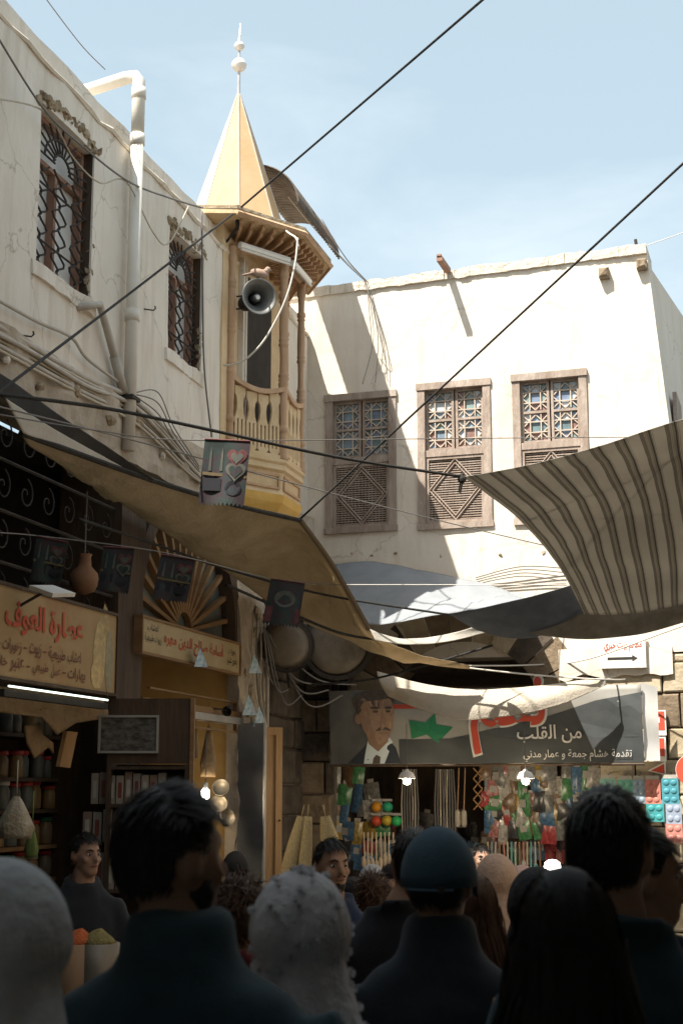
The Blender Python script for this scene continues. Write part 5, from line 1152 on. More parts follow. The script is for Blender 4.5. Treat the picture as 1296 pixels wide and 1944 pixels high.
boxes(214, 340, 1690, 66, 7, 9.92, 'cartons on the cabinet shelves', ['narrow carton on the cabinet\'s lowest visible shelf'])
# jars on wall shelves of the first shop
rk = thing('shelf_rack', 'dark wall shelves holding spice jars in the first shop', 'shelf', L)
lidc = [cmat(c) for c in ((0.32, 0.03, 0.03), (0.03, 0.16, 0.09), (0.36, 0.05, 0.04), (0.45, 0.43, 0.40))]
jarc = [cmat(c, 0.2) for c in ((0.14, 0.12, 0.09), (0.18, 0.13, 0.08), (0.10, 0.11, 0.10), (0.22, 0.15, 0.07))]
jl = ['glass spice jar with red lid on the dark wall shelves', 'glass spice jar with green lid on the dark wall shelves', 'glass spice jar with orange-red lid on the dark wall shelves', 'glass spice jar with white lid on the dark wall shelves']
jp = [(0.9 * 0.055, 0), (0.055, 0.008), (0.055, 0.12), (0.045, 0.14), (0.045, 0.15)]
jarmesh = [MB().lathe([(r_, z_) for r_, z_ in jp], 12).mesh('jar', m, True) for m in jarc]
lidmesh = [MB().lathe([(0.05, 0.15), (0.052, 0.155), (0.052, 0.175), (0.045, 0.18)], 12).mesh('lid', m, True) for m in lidc]
ju0, ju1 = L.px(-30, 1500, 0.5)[0], L.px(196, 1500, 0.5)[0]
for r_i, py in enumerate((1400, 1478, 1535, 1600, 1660)):
    z_ = L.px(120, py, 0.5)[1]
    MB().box(ju0, ju1 + 0.1, 0.42, 0.7, z_ - 0.025, z_).build('shelf_board', wood_dk if r_i < 3 else wood_md, rk)
    n = 11
    for i in range(n):
        u = ju0 + (ju1 - ju0) * (i + 0.5) / n; li = rnd.randrange(4)
        t = thing('spice_jar', jl[li], 'jar', None, 'spice jars on the wall shelves'); t.location = L.w(u, 0.52 + rnd.uniform(-.03, .03), z_ + 0.001)
        sc_ = rnd.uniform(0.9, 1.15); t.scale = (sc_, sc_, sc_ * rnd.uniform(0.9, 1.1))
        link('jar', rnd.choice(jarmesh), t); link('lid', lidmesh[li], t)
MB().box(ju0 - 0.03, ju0 - 0.003, 0.42, 0.7, 0.3, 2.9).build('upright', wood_dk, rk)
MB().box(ju0, ju1 + 0.1, 0.71, 0.74, 0.3, 2.9).build('rack_back', wood_dk, rk)
# hides hung under the sign, wooden boards, bag, lit bulb
hide = mat('dried_hide', (0.26, 0.17, 0.085), (0.36, 0.25, 0.14), 7, 0.85, bump=0.6)
def hideobj(label, pxs, off, sd):
    P = [(L.px(x, y, off)[0], L.px(x, y, off)[1]) for x, y in pxs]; cx = sum(p[0] for p in P) / len(P); cz = sum(p[1] for p in P) / len(P)
    mb = MB(); n = len(P); K = 6
    for k in range(K + 1):
        for x, z_ in P: 
            xx = cx + (x - cx) * k / K; zz = cz + (z_ - cz) * k / K
            mb.v.append((xx, off + 0.05 * nz((xx, sd, zz), 7), zz))
    mb.f = [(k * n + i, k * n + (i + 1) % n, (k + 1) * n + (i + 1) % n, (k + 1) * n + i) for k in range(K) for i in range(n)]
    o = mb.build('dried_hide', hide, None, L, smooth=True); o.modifiers.new('thick', 'SOLIDIFY').thickness = 0.012
    return tag(o, label, 'hide')
hideobj('wide wrinkled dried hide hung along the shop front below the sign', [(-30, 1300), (60, 1310), (120, 1318), (200, 1330), (206, 1362), (150, 1372), (110, 1395), (80, 1362), (10, 1352), (-30, 1350)], -0.02, 1)
hideobj('ragged pale skin hanging on a hook in the spice shop', [(48, 1378), (75, 1372), (82, 1395), (106, 1410), (104, 1430), (88, 1418), (66, 1440), (55, 1410)], 0.1, 5)
tag(MB().add([(x, y + dy, z_) for dy in (0, 0.03) for x, y, z_ in [(*[L.px(px, py, 0.05)[0]], 0.05, L.px(px, py, 0.05)[1]) for px, py in ((128, 1388), (148, 1390), (134, 1458), (114, 1455))]], [(0, 1, 2, 3), (7, 6, 5, 4), (0, 4, 5, 1), (1, 5, 6, 2), (2, 6, 7, 3), (3, 7, 4, 0)]).build('wooden_board', wood_door, None, L), 'short brown wooden board dangling in the spice shop', 'board')
def bag(label, px, pyt, pyb, wpx, Yd, m, cat='bag'):
    t = at(px, pyt, Yd); b = at(px, pyb, Yd); h = t.z - b.z; r_ = wpx / FPX * Yd / 2
    mb = MB(); n = 18
    for i in range(9):
        q = i / 8; rr = r_ * (0.16 + 0.84 * min(1, q * 1.25) ** 0.8) * (1 if q < 0.85 else 0.85)
        for k in range(n):
            an = 2 * math.pi * k / n; e = 1 + 0.10 * math.sin(an * 6 + q * 2)
            mb.v.append((t.x + rr * e * math.cos(an), Yd + 0.5 * rr * e * math.sin(an), t.z - h * q))
    mb.f = [(i * n + k, i * n + (k + 1) % n, (i + 1) * n + (k + 1) % n, (i + 1) * n + k) for i in range(8) for k in range(n)] + [tuple(range(8 * n, 9 * n))]
    mb.tube([(t.x, Yd, t.z + 0.2), (t.x, Yd, t.z)], 0.004, 4)
    return tag(mb.build('hanging_bag', m, smooth=True), label, cat)
bag('clear plastic bag of brown herbs hanging at the shop front', 32, 1512, 1592, 70, 8.1, mat('plastic_bag', (0.34, 0.27, 0.17), (0.48, 0.42, 0.32), 12, 0.25, bump=0.5))
bag('green net bag hanging below the plastic bag', 62, 1570, 1628, 26, 8.3, mat('green_net', (0.12, 0.17, 0.04), (0.2, 0.26, 0.08), 20, 0.8))
def bulb(label, px, py, Yd, watt, shade=None):
    t = thing('bulb_lamp', label, 'lamp'); p = at(px, py, Yd); t.location = p
    MB().lathe([(0.022, 0.03), (0.032, 0.02), (0.034, -0.02), (0.03, -0.045), (0.01, -0.055)], 14).build('bulb', bulb_m, t, smooth=True)
    MB().lathe([(0.012, 0.085), (0.02, 0.075), (0.022, 0.031)], 12).build('socket', white_p, t)
    MB().tube([(0, 0, 0.085), (0, 0, 0.5)], 0.004, 5).build('flex', wire_g, t)
    if shade: MB().lathe([(0.02, 0.07), (0.055, 0.055), (0.075, 0.02), (0.08, 0.0)], 18, cap=False).build('shade', white_p, t, smooth=True)
    l = bpy.data.lights.new('bulb_light', 'POINT'); l.energy = watt; l.color = (1.0, 0.80, 0.52); l.shadow_soft_size = 0.05
    lo = bpy.data.objects.new('bulb_light', l); COL.objects.link(lo); lo.parent = t; lo.location = (0, 0, -0.12)
bulb('bright bare bulb hanging in the second shop doorway', 390, 1505, 12.0, 3)
# stuffed hides and pots in the second shop's doorway
bag('pale stuffed animal skin hanging in the lit doorway', 397, 1378, 1475, 30, 12.1, hide, 'hide')
bag('long dried gourd hanging beside the bulb', 372, 1380, 1440, 14, 11.8, hide, 'gourd')
pot = mat('tin_pot', (0.20, 0.17, 0.13), (0.27, 0.24, 0.19), 8, 0.5, metal=0.5)
for k, (px, py) in enumerate(((420, 1500), (412, 1530), (424, 1556))):
    o = MB().lathe([(0.02, 0), (0.08, 0.005), (0.1, 0.03), (0.1, 0.1), (0.108, 0.105), (0.1, 0.103), (0.09, 0.03), (0.02, 0.02)], 18).build('tin_pot', pot, smooth=True); o.scale = (0.7, 0.7, 0.7); o.location = at(px, py, 12.3); o.rotation_euler = (R(70), 0, R(20 * k))
    tag(o, ('tin pot hung highest in the lit doorway', 'tin pot hung in the middle in the lit doorway', 'tin pot hung lowest in the lit doorway')[k], 'pot')
t = thing('wall_lamp', 'small shaded lamp clamped on the panelled door head', 'lamp', L); u, z_ = L.px(432, 1348, -0.1)
MB().tube([(u - 0.12, 0.0, z_ + 0.01), (u, -0.1, z_)], 0.008, 5).build('arm', iron, t)
MB().lathe([(0.015, 0.06), (0.03, 0.03), (0.045, -0.03)], 12, Matrix.Translation((u, -0.1, z_)) @ Matrix.Rotation(R(60), 4, 'Y'), cap=False).build('shade', iron, t)
t = thing('clay_jug', 'brown clay jug hanging in the dark above the long sign', 'jug', L); u, z_ = L.px(160, 1100, -0.1)
MB().lathe([(0.02, -0.10), (0.07, -0.08), (0.10, -0.02), (0.09, 0.04), (0.045, 0.09), (0.04, 0.15), (0.05, 0.17)], 18, Matrix.Translation((u, -0.1, z_))).build('body', mat('clay', (0.20, 0.10, 0.05), (0.26, 0.14, 0.08), 7, 0.8), t, smooth=True)
MB().tube([(u, -0.1, z_ + 0.16), (u, -0.1, z_ + 0.6)], 0.005, 5).build('cord', wire_g, t)
t = thing('flood_lamp', 'flat pale floodlight fixed above the long yellow sign', 'lamp', L); u, z_ = L.px(100, 1122, -0.35)
o = MB().box(-0.15, 0.15, -0.08, 0.08, -0.012, 0.012).build('panel', white_p, t); o.location = (u, -0.35, z_); o.rotation_euler = (R(20), R(-8), 0)
MB().tube([(u, -0.3, z_), (u, -0.14, z_ - 0.08)], 0.01, 5).build('arm', iron, t)
# spice sacks in front of the seated vendor
for k, (px, c, lb_) in enumerate(((150, (0.42, 0.10, 0.03), 'sack heaped with orange spice beside the seated vendor'), (186, (0.20, 0.16, 0.06), 'tin heaped with green-brown herbs beside the seated vendor'))):
    t = thing('spice_sack', lb_, 'sack'); p = at(px, 1790, 7.3); t.location = (p.x, 7.3, ground_z(7.3))
    MB().lathe([(0.09, 0), (0.10, 0.03), (0.10, p.z - 0.1), (0.11, p.z - ground_z(7.3))], 18).build('container', pot if k else wood_tan, t, smooth=True)
    MB().lathe([(0.10, p.z - ground_z(7.3) - 0.005), (0.07, p.z + 0.13), (0.02, p.z + 0.17)], 18).jitter(0.012, 20).build('heap', mat('spice_%d' % k, c, tuple(v * 1.6 for v in c), 30, 0.95, bump=0.8), t, smooth=True)

# ------------------------------------------------------------------ goods of the back shop
loof = mat('loofah', (0.46, 0.35, 0.17), (0.54, 0.43, 0.24), 40, 0.95, bump=0.9, bscale=90)
for k, (px, py, tilt, ln) in enumerate(((560, 1608, 14, 0.56), (604, 1612, -4, 0.60), (592, 1595, 4, 0.56), (626, 1590, -16, 0.5))):
    mb = MB(); pr = []
    for i in range(15): q = i / 14; pr.append(((0.028 + 0.035 * math.sin(math.pi * min(1, q * 0.55 + 0.08))) * (1 if q < 0.93 else 0.8), ln * q))
    mb.lathe([(r_, -z_) for r_, z_ in pr], 14); mb.v = [(x * (1 + 0.06 * math.sin(8 * math.atan2(y, x))), y * (1 + 0.06 * math.sin(8 * math.atan2(y, x))), z_) for x, y, z_ in mb.v]
    mb.tube([(0, 0, 0), (0, 0, 0.1)], 0.004, 4)
    o = mb.build('loofah', loof, smooth=True); top = at(px + (12 if k < 2 else -8), 1550, 12.4); o.location = top; o.rotation_euler = (0, R(tilt), 0)
    tag(o, ('long dried loofah hanging outermost beside the wooden shutter', 'long dried loofah hanging in the middle of the bunch', 'dried loofah half hidden behind the bunch', 'short dried loofah hanging beside the shop corner')[k], 'loofah')
GY = 13.55
def gl(px, py, off): u, z_ = F.px(px, py, off); return u, z_
pk_cols = {'red': (0.42, 0.05, 0.05), 'yellow': (0.45, 0.30, 0.06), 'green': (0.06, 0.24, 0.08), 'blue': (0.07, 0.17, 0.30), 'pale': (0.42, 0.39, 0.34), 'brown': (0.22, 0.13, 0.07), 'grey': (0.22, 0.215, 0.20), 'black': (0.03, 0.03, 0.032), 'pink': (0.46, 0.18, 0.17)}
pkm = {k: mat('packet_' + k, tuple(x * 0.5 for x in v), tuple(min(1, x * 1.15 + 0.02) for x in v), 26, 0.3, spec=0.6) for k, v in pk_cols.items()}
def pk_mesh(nm, w_, h_, m):
    mb = MB(); mb.grid(lambda a, b: (w_ * (a - 0.5), -0.018 * math.sin(math.pi * a) * math.sin(math.pi * b) - 0.002, -h_ * b), 4, 5)
    mb.grid(lambda a, b: (w_ * (0.5 - a), 0.012 * math.sin(math.pi * a) * math.sin(math.pi * b), -h_ * b), 4, 5); return mb.mesh(nm, m, True)
pkmesh = {(k, j): pk_mesh('packet', (0.12, 0.16, 0.10)[j], (0.18, 0.15, 0.24)[j], pkm[k]) for k in pk_cols for j in range(3)}
cardmesh = MB().box(-0.03, 0.03, -0.004, 0.004, 0.002, 0.035).mesh('header_card', lab); labelmesh = MB().box(-0.03, 0.03, -0.0245, -0.0225, -0.11, -0.05).mesh('sticker', lab)
def packet(px, py, off, kc=None, j=None):
    kc = kc or rnd.choice(list(pk_cols)); j = rnd.randrange(3) if j is None else j
    u, z_ = gl(px, py, off); shape_ = ('small', 'wide', 'tall')[j]
    t = thing('packet', '%s %s packet hanging in the household goods shop' % (shape_, kc), 'packet', F, 'packets hung in the back shop')
    t.location = F.w(u, off, z_); t.rotation_euler = (0, R(rnd.uniform(-11, 11)), F.a + R(rnd.uniform(-25, 25))); s_ = rnd.uniform(0.7, 1.35); t.scale = (s_, s_, s_)
    link('wrapper', pkmesh[(kc, j)], t); link('header_card', cardmesh, t)
    if rnd.random() < 0.3: link('sticker', labelmesh, t)
for r_i in range(7):
    for c_i in range(15):
        px = 925 + c_i * 17 + rnd.uniform(-4, 4); py = 1455 + r_i * 25 + rnd.uniform(-4, 4)
        if rnd.random() < 0.9: packet(px, py, 0.35 + 0.02 * rnd.random() + (0.25 if r_i > 4 else 0))
for r_i, (py, n) in enumerate(((1456, 3), (1490, 4), (1520, 4), (1560, 5), (1600, 6), (1628, 6))):
    for c_i in range(n): packet(638 + c_i * 22 + rnd.uniform(-4, 4), py + rnd.uniform(-4, 4), 0.25, None if r_i > 2 else ('pale', 'brown', 'green', 'blue', 'grey')[(r_i + c_i) % 5], None)
for c_i in range(10): packet(700 + c_i * 22, 1530 + 40 * rnd.random(), 1.2)
for c_i in range(10): packet(720 + c_i * 20, 1590 + 30 * rnd.random(), 0.9)
gs = thing('goods_grid', 'dark wire grid panel on which the right-hand packets hang', 'rack', F)
for i in range(12): u, _ = gl(920 + i * 20, 1500, 0.62); MB().box(u - 0.004, u + 0.004, 0.62, 0.628, 0.3, gl(1000, 1452, 0.62)[1]).build('upright_wire', iron, gs)
for i in range(8): a, z_ = gl(915, 1452 + i * 26, 0.62); MB().box(a, gl(1145, 1500, 0.62)[0], 0.6285, 0.634, z_ - 0.004, z_ + 0.004).build('cross_wire', iron, gs)
# ball packs, net straps, brushes, handles
ballc = [((0.60, 0.26, 0.02), 'orange'), ((0.03, 0.32, 0.16), 'green'), ((0.50, 0.07, 0.03), 'red'), ((0.50, 0.36, 0.04), 'yellow'), ((0.03, 0.34, 0.10), 'bright green')]
for k, ((px, py), (c, nm)) in enumerate(zip(((714, 1532), (735, 1532), (714, 1559), (734, 1558), (752, 1559)), ballc)):
    u, z_ = gl(px, py, 0.15); t = thing('ball_pack', '%s ball in clear wrapping hanging above the brushes' % nm, 'ball', F)
    MB().ell((u, 0.15, z_), (0.055, 0.055, 0.052), 16, 10).build('ball', mat('ball_' + nm, c, tuple(min(1, v * 1.2) for v in c), 9, 0.3), t, smooth=True)
    MB().box(u - 0.05, u + 0.05, 0.145, 0.155, z_ + 0.055, z_ + 0.08).build('wrapper_top', lab, t)
for k, px in enumerate((772, 782, 835, 852)):
    u, z_ = gl(px, 1470, 0.3); t = thing('strap', ('black strap bundle hanging left of the shop lamp', 'black strap bundle hanging just right of the shop lamp', 'dark strap hung with white cords', 'dark strap hung beside the folding trellis')[k], 'strap', F)
    for i in range(5): MB().tube([(u - 0.04 + 0.02 * i, 0.3, z_ + 0.05), (u - 0.06 + 0.03 * i, 0.3, z_ - 0.3), (u - 0.05 + 0.025 * i, 0.3, z_ - 0.62)], 0.008, 5).build('cord', (wire_g, wire_b)[(i + k) % 4 == 0], t)
    MB().box(u - 0.055, u + 0.055, 0.31, 0.325, z_ - 0.55, z_ - 0.12).build('webbing', black_cl, t)
tr = thing('folding_trellis', 'small folding wooden trellis hanging in the back shop', 'trellis', F)
for k in range(4):
    u, z_ = gl(906, 1458 + 20 * k, 0.3); d = 0.045; h = 20 / FPX * GY
    MB().tube([(u - d, 0.3, z_), (u + d, 0.3, z_ - h)], 0.007, 4).build('slat', wood_door, tr); MB().tube([(u + d, 0.305, z_), (u - d, 0.305, z_ - h)], 0.007, 4).build('slat', wood_door, tr)
for k, px in enumerate((868, 880)):
    u, z_ = gl(px, 1545, 0.3); t = thing('pestle', ('pale wooden pestle hanging on a cord, left of the pair', 'pale wooden pestle hanging on a cord, right of the pair')[k], 'pestle', F)
    MB().lathe([(0.02, -0.13), (0.03, -0.1), (0.028, 0.02), (0.012, 0.04)], 12, Matrix.Translation((u, 0.3, z_))).build('body', linen, t, smooth=True); MB().tube([(u, 0.3, z_ + 0.04), (u + 0.02, 0.3, z_ + 0.45)], 0.006, 4).build('cord', wood_tan, t)
brm = [cmat(c) for c in ((0.50, 0.40, 0.28), (0.15, 0.35, 0.34), (0.42, 0.40, 0.38), (0.30, 0.17, 0.08), (0.45, 0.20, 0.14))]
for k in range(22):
    px = 925 + k * 7.5 if k < 14 else 690 + (k - 14) * 8; py = 1598 if k < 14 else 1580; u, z_ = gl(px, py, 0.3 if k < 14 else 0.1); h = rnd.uniform(0.26, 0.4)
    t = thing('long_spoon', 'long-handled kitchen tool in the row below the packets' if k < 14 else 'slim stick brush in the bundle below the balls', 'utensil', F, 'long-handled tools in the back shop' if k < 14 else 'stick brushes in the back shop')
    MB().tube([(u, 0.3 if k < 14 else 0.1, z_), (u + rnd.uniform(-.01, .01), 0.3 if k < 14 else 0.1, z_ - h * 0.7)], 0.009, 6).build('handle', brm[k % 5 if k < 14 else 0], t)
    MB().ell((u, 0.3 if k < 14 else 0.1, z_ - h * 0.85), (0.024, 0.01, 0.06), 10, 7).build('head', brm[(k * 3) % 5 if k < 14 else 0], t, smooth=True)
mould_c = {'mint': (0.30, 0.56, 0.47), 'green': (0.20, 0.50, 0.38), 'grey-blue': (0.36, 0.46, 0.55), 'coral': (0.72, 0.27, 0.21), 'teal': (0.10, 0.38, 0.46), 'lavender': (0.42, 0.50, 0.64), 'salmon': (0.72, 0.30, 0.25), 'turquoise': (0.08, 0.42, 0.44)}
mold = {k: mat('mould_' + k, tuple(x * 0.6 for x in v), tuple(min(1, x * 0.75) for x in v), 8, 0.45) for k, v in mould_c.items()}
mp_ = [('mint', 1137, 1478, 30, 34), ('green', 1170, 1480, 30, 36), ('grey-blue', 1199, 1480, 24, 46), ('coral', 1222, 1480, 30, 46), ('teal', 1254, 1478, 32, 48), ('turquoise', 1225, 1526, 34, 34), ('lavender', 1262, 1526, 30, 38), ('salmon', 1262, 1564, 32, 36)]
for nm, px, py, wp_, hp_ in mp_:
    a, zt2 = gl(px, py, -0.22); b, _ = gl(px + wp_, py, -0.22); zb2_ = gl(px, py + hp_, -0.22)[1]
    t = thing('silicone_mould', '%s silicone mould tray in clear bag hung on the stone pier' % nm, 'mould', F, 'silicone moulds on the pier')
    MB().box(a, b, -0.22, -0.205, zb2_, zt2).build('tray', mold[nm], t)
    for i in range(2):
        for j in range(3 if hp_ > 40 else 2):
            nj = 3 if hp_ > 40 else 2
            MB().ell((a + (b - a) * (0.28 + 0.44 * i), -0.22, zb2_ + (zt2 - zb2_) * (j + 0.5) / nj), ((b - a) * 0.20, 0.008, (zt2 - zb2_) * 0.34 / nj), 10, 6).build('cup', mold[nm], t, smooth=True)
    MB().box(a + 0.01, b - 0.01, -0.215, -0.21, zt2 + 0.001, zt2 + 0.035).build('header_card', lab, t)
    MB().tube([((a + b) / 2, -0.21, zt2 + 0.03), ((a + b) / 2, 0.02, zt2 + 0.06)], 0.004, 4).build('hook', iron, t)
bulb('lit bulb lamp hanging at the left of the back shop', 772, 1478, 13.3, 4.5, True)
bulb('lit shaded lamp hanging over the packets in the back shop', 997, 1478, 13.1, 6, True)
t = thing('dome_lamp', 'bright white dome lamp low in the back shop', 'lamp'); t.location = at(1048, 1652, 11.2)
MB().lathe([(0.062, 0.0), (0.066, 0.025), (0.058, 0.055), (0.033, 0.075), (0.005, 0.08)], 20).build('dome', lamp_dome, t, smooth=True)
MB().lathe([(0.03, -0.9), (0.012, -0.88), (0.012, -0.01), (0.05, 0.0)], 12).build('stand', iron, t)

# ------------------------------------------------------------------ people
def remesh(mb, vox, smooth=4, fold=0.0, seed=0.0, ffreq=9.0):
    me = mb.mesh('tmp', None); o = bpy.data.objects.new('tmp', me); COL.objects.link(o)
    m = o.modifiers.new('r', 'REMESH'); m.mode = 'VOXEL'; m.voxel_size = vox
    sm = o.modifiers.new('s', 'SMOOTH'); sm.iterations = smooth; sm.factor = 0.5
    bpy.context.view_layer.update()
    out = bpy.data.meshes.new_from_object(o.evaluated_get(bpy.context.evaluated_depsgraph_get()))
    bpy.data.objects.remove(o); bpy.data.meshes.remove(me)
    if fold:
        for v in out.vertices:
            p = v.co; v.co = p + v.normal * fold * (nz((p.x, p.y, p.z * 0.55), ffreq, seed) + 0.5 * nz((p.x, p.y, p.z), ffreq * 2.3, seed))
    out.polygons.foreach_set('use_smooth', [True] * len(out.polygons)); return out
skin_m = mat('skin', (0.36, 0.21, 0.14), (0.40, 0.245, 0.17), 9, 0.55, spec=0.35)
skin_d = mat('skin_tan', (0.29, 0.165, 0.105), (0.33, 0.195, 0.13), 9, 0.55, spec=0.35)
hair_k = mat('black_hair', (0.010, 0.009, 0.009), (0.022, 0.018, 0.016), 40, 0.42, bump=0.3, stretch=(4, 4, 0.7), spec=0.25)
hair_b = mat('brown_hair', (0.055, 0.026, 0.014), (0.11, 0.055, 0.03), 40, 0.45, bump=0.3, stretch=(4, 4, 0.7), spec=0.25)
eye_w = mat('eye_white', (0.55, 0.52, 0.48), rough=0.3); lipm = mat('lips', (0.30, 0.13, 0.10), rough=0.5)
def cloth(c, k=1.3, **kw): return mat('cloth_%d' % len(MATS), c, tuple(v * k for v in c), 14, 0.95, bump=0.12, bscale=160, sheen=0.1, **kw)
shoe_m = mat('shoe', (0.025, 0.022, 0.02), rough=0.5); trouser_m = cloth((0.03, 0.033, 0.045))

HC = Vector((0, 0.012, 1.635))       # centre of the head for a figure 1.75 m tall
def head_parts(mb, T):
    def E(c, r): mb.ell((0, 0, 0), (1, 1, 1), 16, 10, T @ Matrix.Translation(Vector(c)) @ Matrix.Diagonal((*r, 1)))
    E((0, 0.0, 1.652), (0.073, 0.090, 0.098)); E((0, 0.022, 1.605), (0.062, 0.070, 0.085)); E((0, 0.052, 1.556), (0.042, 0.040, 0.036))
    E((0, 0.078, 1.665), (0.046, 0.020, 0.013)); E((0, 0.085, 1.590), (0.026, 0.016, 0.018))
    for s_ in (-1, 1):
        E((s_ * 0.075, -0.005, 1.63), (0.011, 0.021, 0.033)); E((s_ * 0.038, 0.064, 1.615), (0.024, 0.020, 0.020))
    mb.tube([T @ Vector(p) for p in ((0, 0.09, 1.655), (0, 0.106, 1.63), (0, 0.112, 1.612), (0, 0.088, 1.603))], [0.008, 0.012, 0.015, 0.008], 8)
def limb(mb, pts, rs): mb.tube(spline([Vector(p) for p in pts], 5), [a for i in range(len(rs) - 1) for a in [rs[i] + (rs[i + 1] - rs[i]) * k / 5 for k in range(5)]] + [rs[-1]], 12)
def hand(mb, wr, d, up):
    """palm, four fingers of unequal length and a thumb from its side"""
    wr = Vector(wr); d = Vector(d).normalized(); up = Vector(up); side = d.cross(up).normalized(); up = side.cross(d).normalized()
    M = Matrix((side, d, up)).transposed().to_4x4(); M.translation = wr
    mb.ell((0, 0, 0), (1, 1, 1), 12, 8, M @ Matrix.Translation((0, 0.045, 0)) @ Matrix.Diagonal((0.040, 0.055, 0.017, 1)))
    for i, (x, ln) in enumerate(((-0.030, 0.058), (-0.010, 0.074), (0.011, 0.070), (0.030, 0.054))):
        mb.tube([M @ Vector(p) for p in ((x * 0.8, 0.06, 0), (x, 0.09, 0.0), (x * 1.08, 0.09 + ln * 0.45, -0.012), (x * 1.1, 0.09 + ln * 0.8, -0.034), (x * 1.1, 0.09 + ln * 0.86, -0.052))], [0.011, 0.0105, 0.010, 0.009, 0.007], 7)
    mb.tube([M @ Vector(p) for p in ((-0.028, 0.02, 0), (-0.052, 0.045, -0.01), (-0.058, 0.075, -0.022), (-0.050, 0.098, -0.034))], [0.015, 0.013, 0.011, 0.008], 7)

def strands(T, kind, n, m, parent, seed):
    """hair: a fitted cap with many fine locks laid over it"""
    r_ = random.Random(seed); mb = MB()
    R0 = Vector((0.0785, 0.0965, 0.107)); C0 = Vector((0, -0.002, 1.650))
    def keep(d):
        if kind == 'long' or kind == 'curly': return d.y < 0.62 and (d.z > -0.1 or d.y < 0.25)
        lim = 0.30 + 0.55 * max(0, d.z)
        return d.y < lim + (0.25 if d.z > 0.5 else 0) and d.z > -0.55 + 0.35 * max(0, d.y + 0.3) and not (abs(d.x) > 0.8 and d.z < 0.05 and d.y > -0.35)
    N, K = 40, 24; vid = {}
    for j in range(K + 1):
        for i in range(N):
            th = math.pi * j / K; ph = 2 * math.pi * i / N
            d = Vector((math.sin(th) * math.cos(ph), math.sin(th) * math.sin(ph), math.cos(th)))
            q = 1 + 0.035 * nz(d, 4.0, seed) + 0.012 * nz(d, 12, seed)
            vid[(i, j)] = (len(mb.v), keep(d)); mb.v.append(tuple(T @ (C0 + Vector((d.x * R0.x, d.y * R0.y, d.z * R0.z)) * q)))
    for j in range(K):
        for i in range(N):
            c = [vid[(i, j)], vid[((i + 1) % N, j)], vid[((i + 1) % N, j + 1)], vid[(i, j + 1)]]
            if all(x[1] for x in c): mb.f.append(tuple(x[0] for x in c))
    k = 0
    while k < n:
        d = Vector((r_.gauss(0, 1), r_.gauss(0, 1), r_.gauss(0, 1))).normalized()
        if not keep(d): continue
        k += 1
        p = C0 + Vector((d.x * R0.x, d.y * R0.y, d.z * R0.z)) * 1.005
        if kind == 'short':
            tan = Vector((d.x * 0.3, -0.35 + (0.9 if d.z > 0.55 and d.y > -0.3 else 0), -0.8 * (1 - max(0, d.z)))); ln = r_.uniform(0.018, 0.034) * (1.25 if d.z > 0.5 else 0.75); lift = 0.28 if d.z > 0.4 else 0.1
        elif kind == 'curly':
            tan = Vector((r_.uniform(-1, 1), r_.uniform(-1, 1), r_.uniform(-1, 0.4))); ln = r_.uniform(0.03, 0.06); lift = 0.8
        else:
            tan = Vector((d.x * 0.55, -0.35, -1)); ln = 0.30; lift = 0.12
        tan = (tan - d * tan.dot(d)); tan = tan.normalized() if tan.length > 0.01 else d.orthogonal().normalized()
        side = d.cross(tan).normalized(); wd = 0.0028 if kind != 'long' else 0.006
        pts = []
        if kind == 'long':
            x, y, z_ = p; L_ = r_.uniform(0.36, 0.52); ph = r_.uniform(0, 6)
            sx = math.copysign(min(abs(x), 0.08), x) if abs(x) > 0.001 else 0.0
            for i in range(9):
                q = i / 8
                zz = z_ - q * L_ - 0.02 * q
                drop = min(1, max(0, (1.60 - zz) / 0.25))
                pts.append(Vector((x * (1 + 0.5 * min(1, q * 2.2)) + 0.012 * math.sin(ph + q * 7), min(y, 0.03) * (1 + 0.15 * q) - 0.035 * drop + 0.01 * math.sin(ph * 2 + q * 6), zz)))
                if z_ > 1.66 and i < 3:      # run over the crown first
                    e = Vector((d.x + 0.25 * i * math.copysign(1, d.x + 1e-6) * 0.6, d.y - 0.22 * i, d.z - 0.16 * i)).normalized(); pts[-1] = C0 + Vector((e.x * R0.x, e.y * R0.y, e.z * R0.z)) * 1.03
        else:
            for i in range(4):
                q = i / 3; pts.append(p + tan * ln * q + d * (lift * ln * (q - 0.35 * q * q)) + Vector((r_.gauss(0, .001), r_.gauss(0, .001), 0)))
        b = len(mb.v)
        for i, q in enumerate(pts):
            ww = wd * (1 - 0.8 * i / (len(pts) - 1)); mb.v += [tuple(T @ (q - side * ww)), tuple(T @ (q + side * ww))]
        mb.f += [(b + 2 * i, b + 2 * i + 1, b + 2 * i + 3, b + 2 * i + 2) for i in range(len(pts) - 1)]
    return mb.build('hair', m, parent, smooth=True)

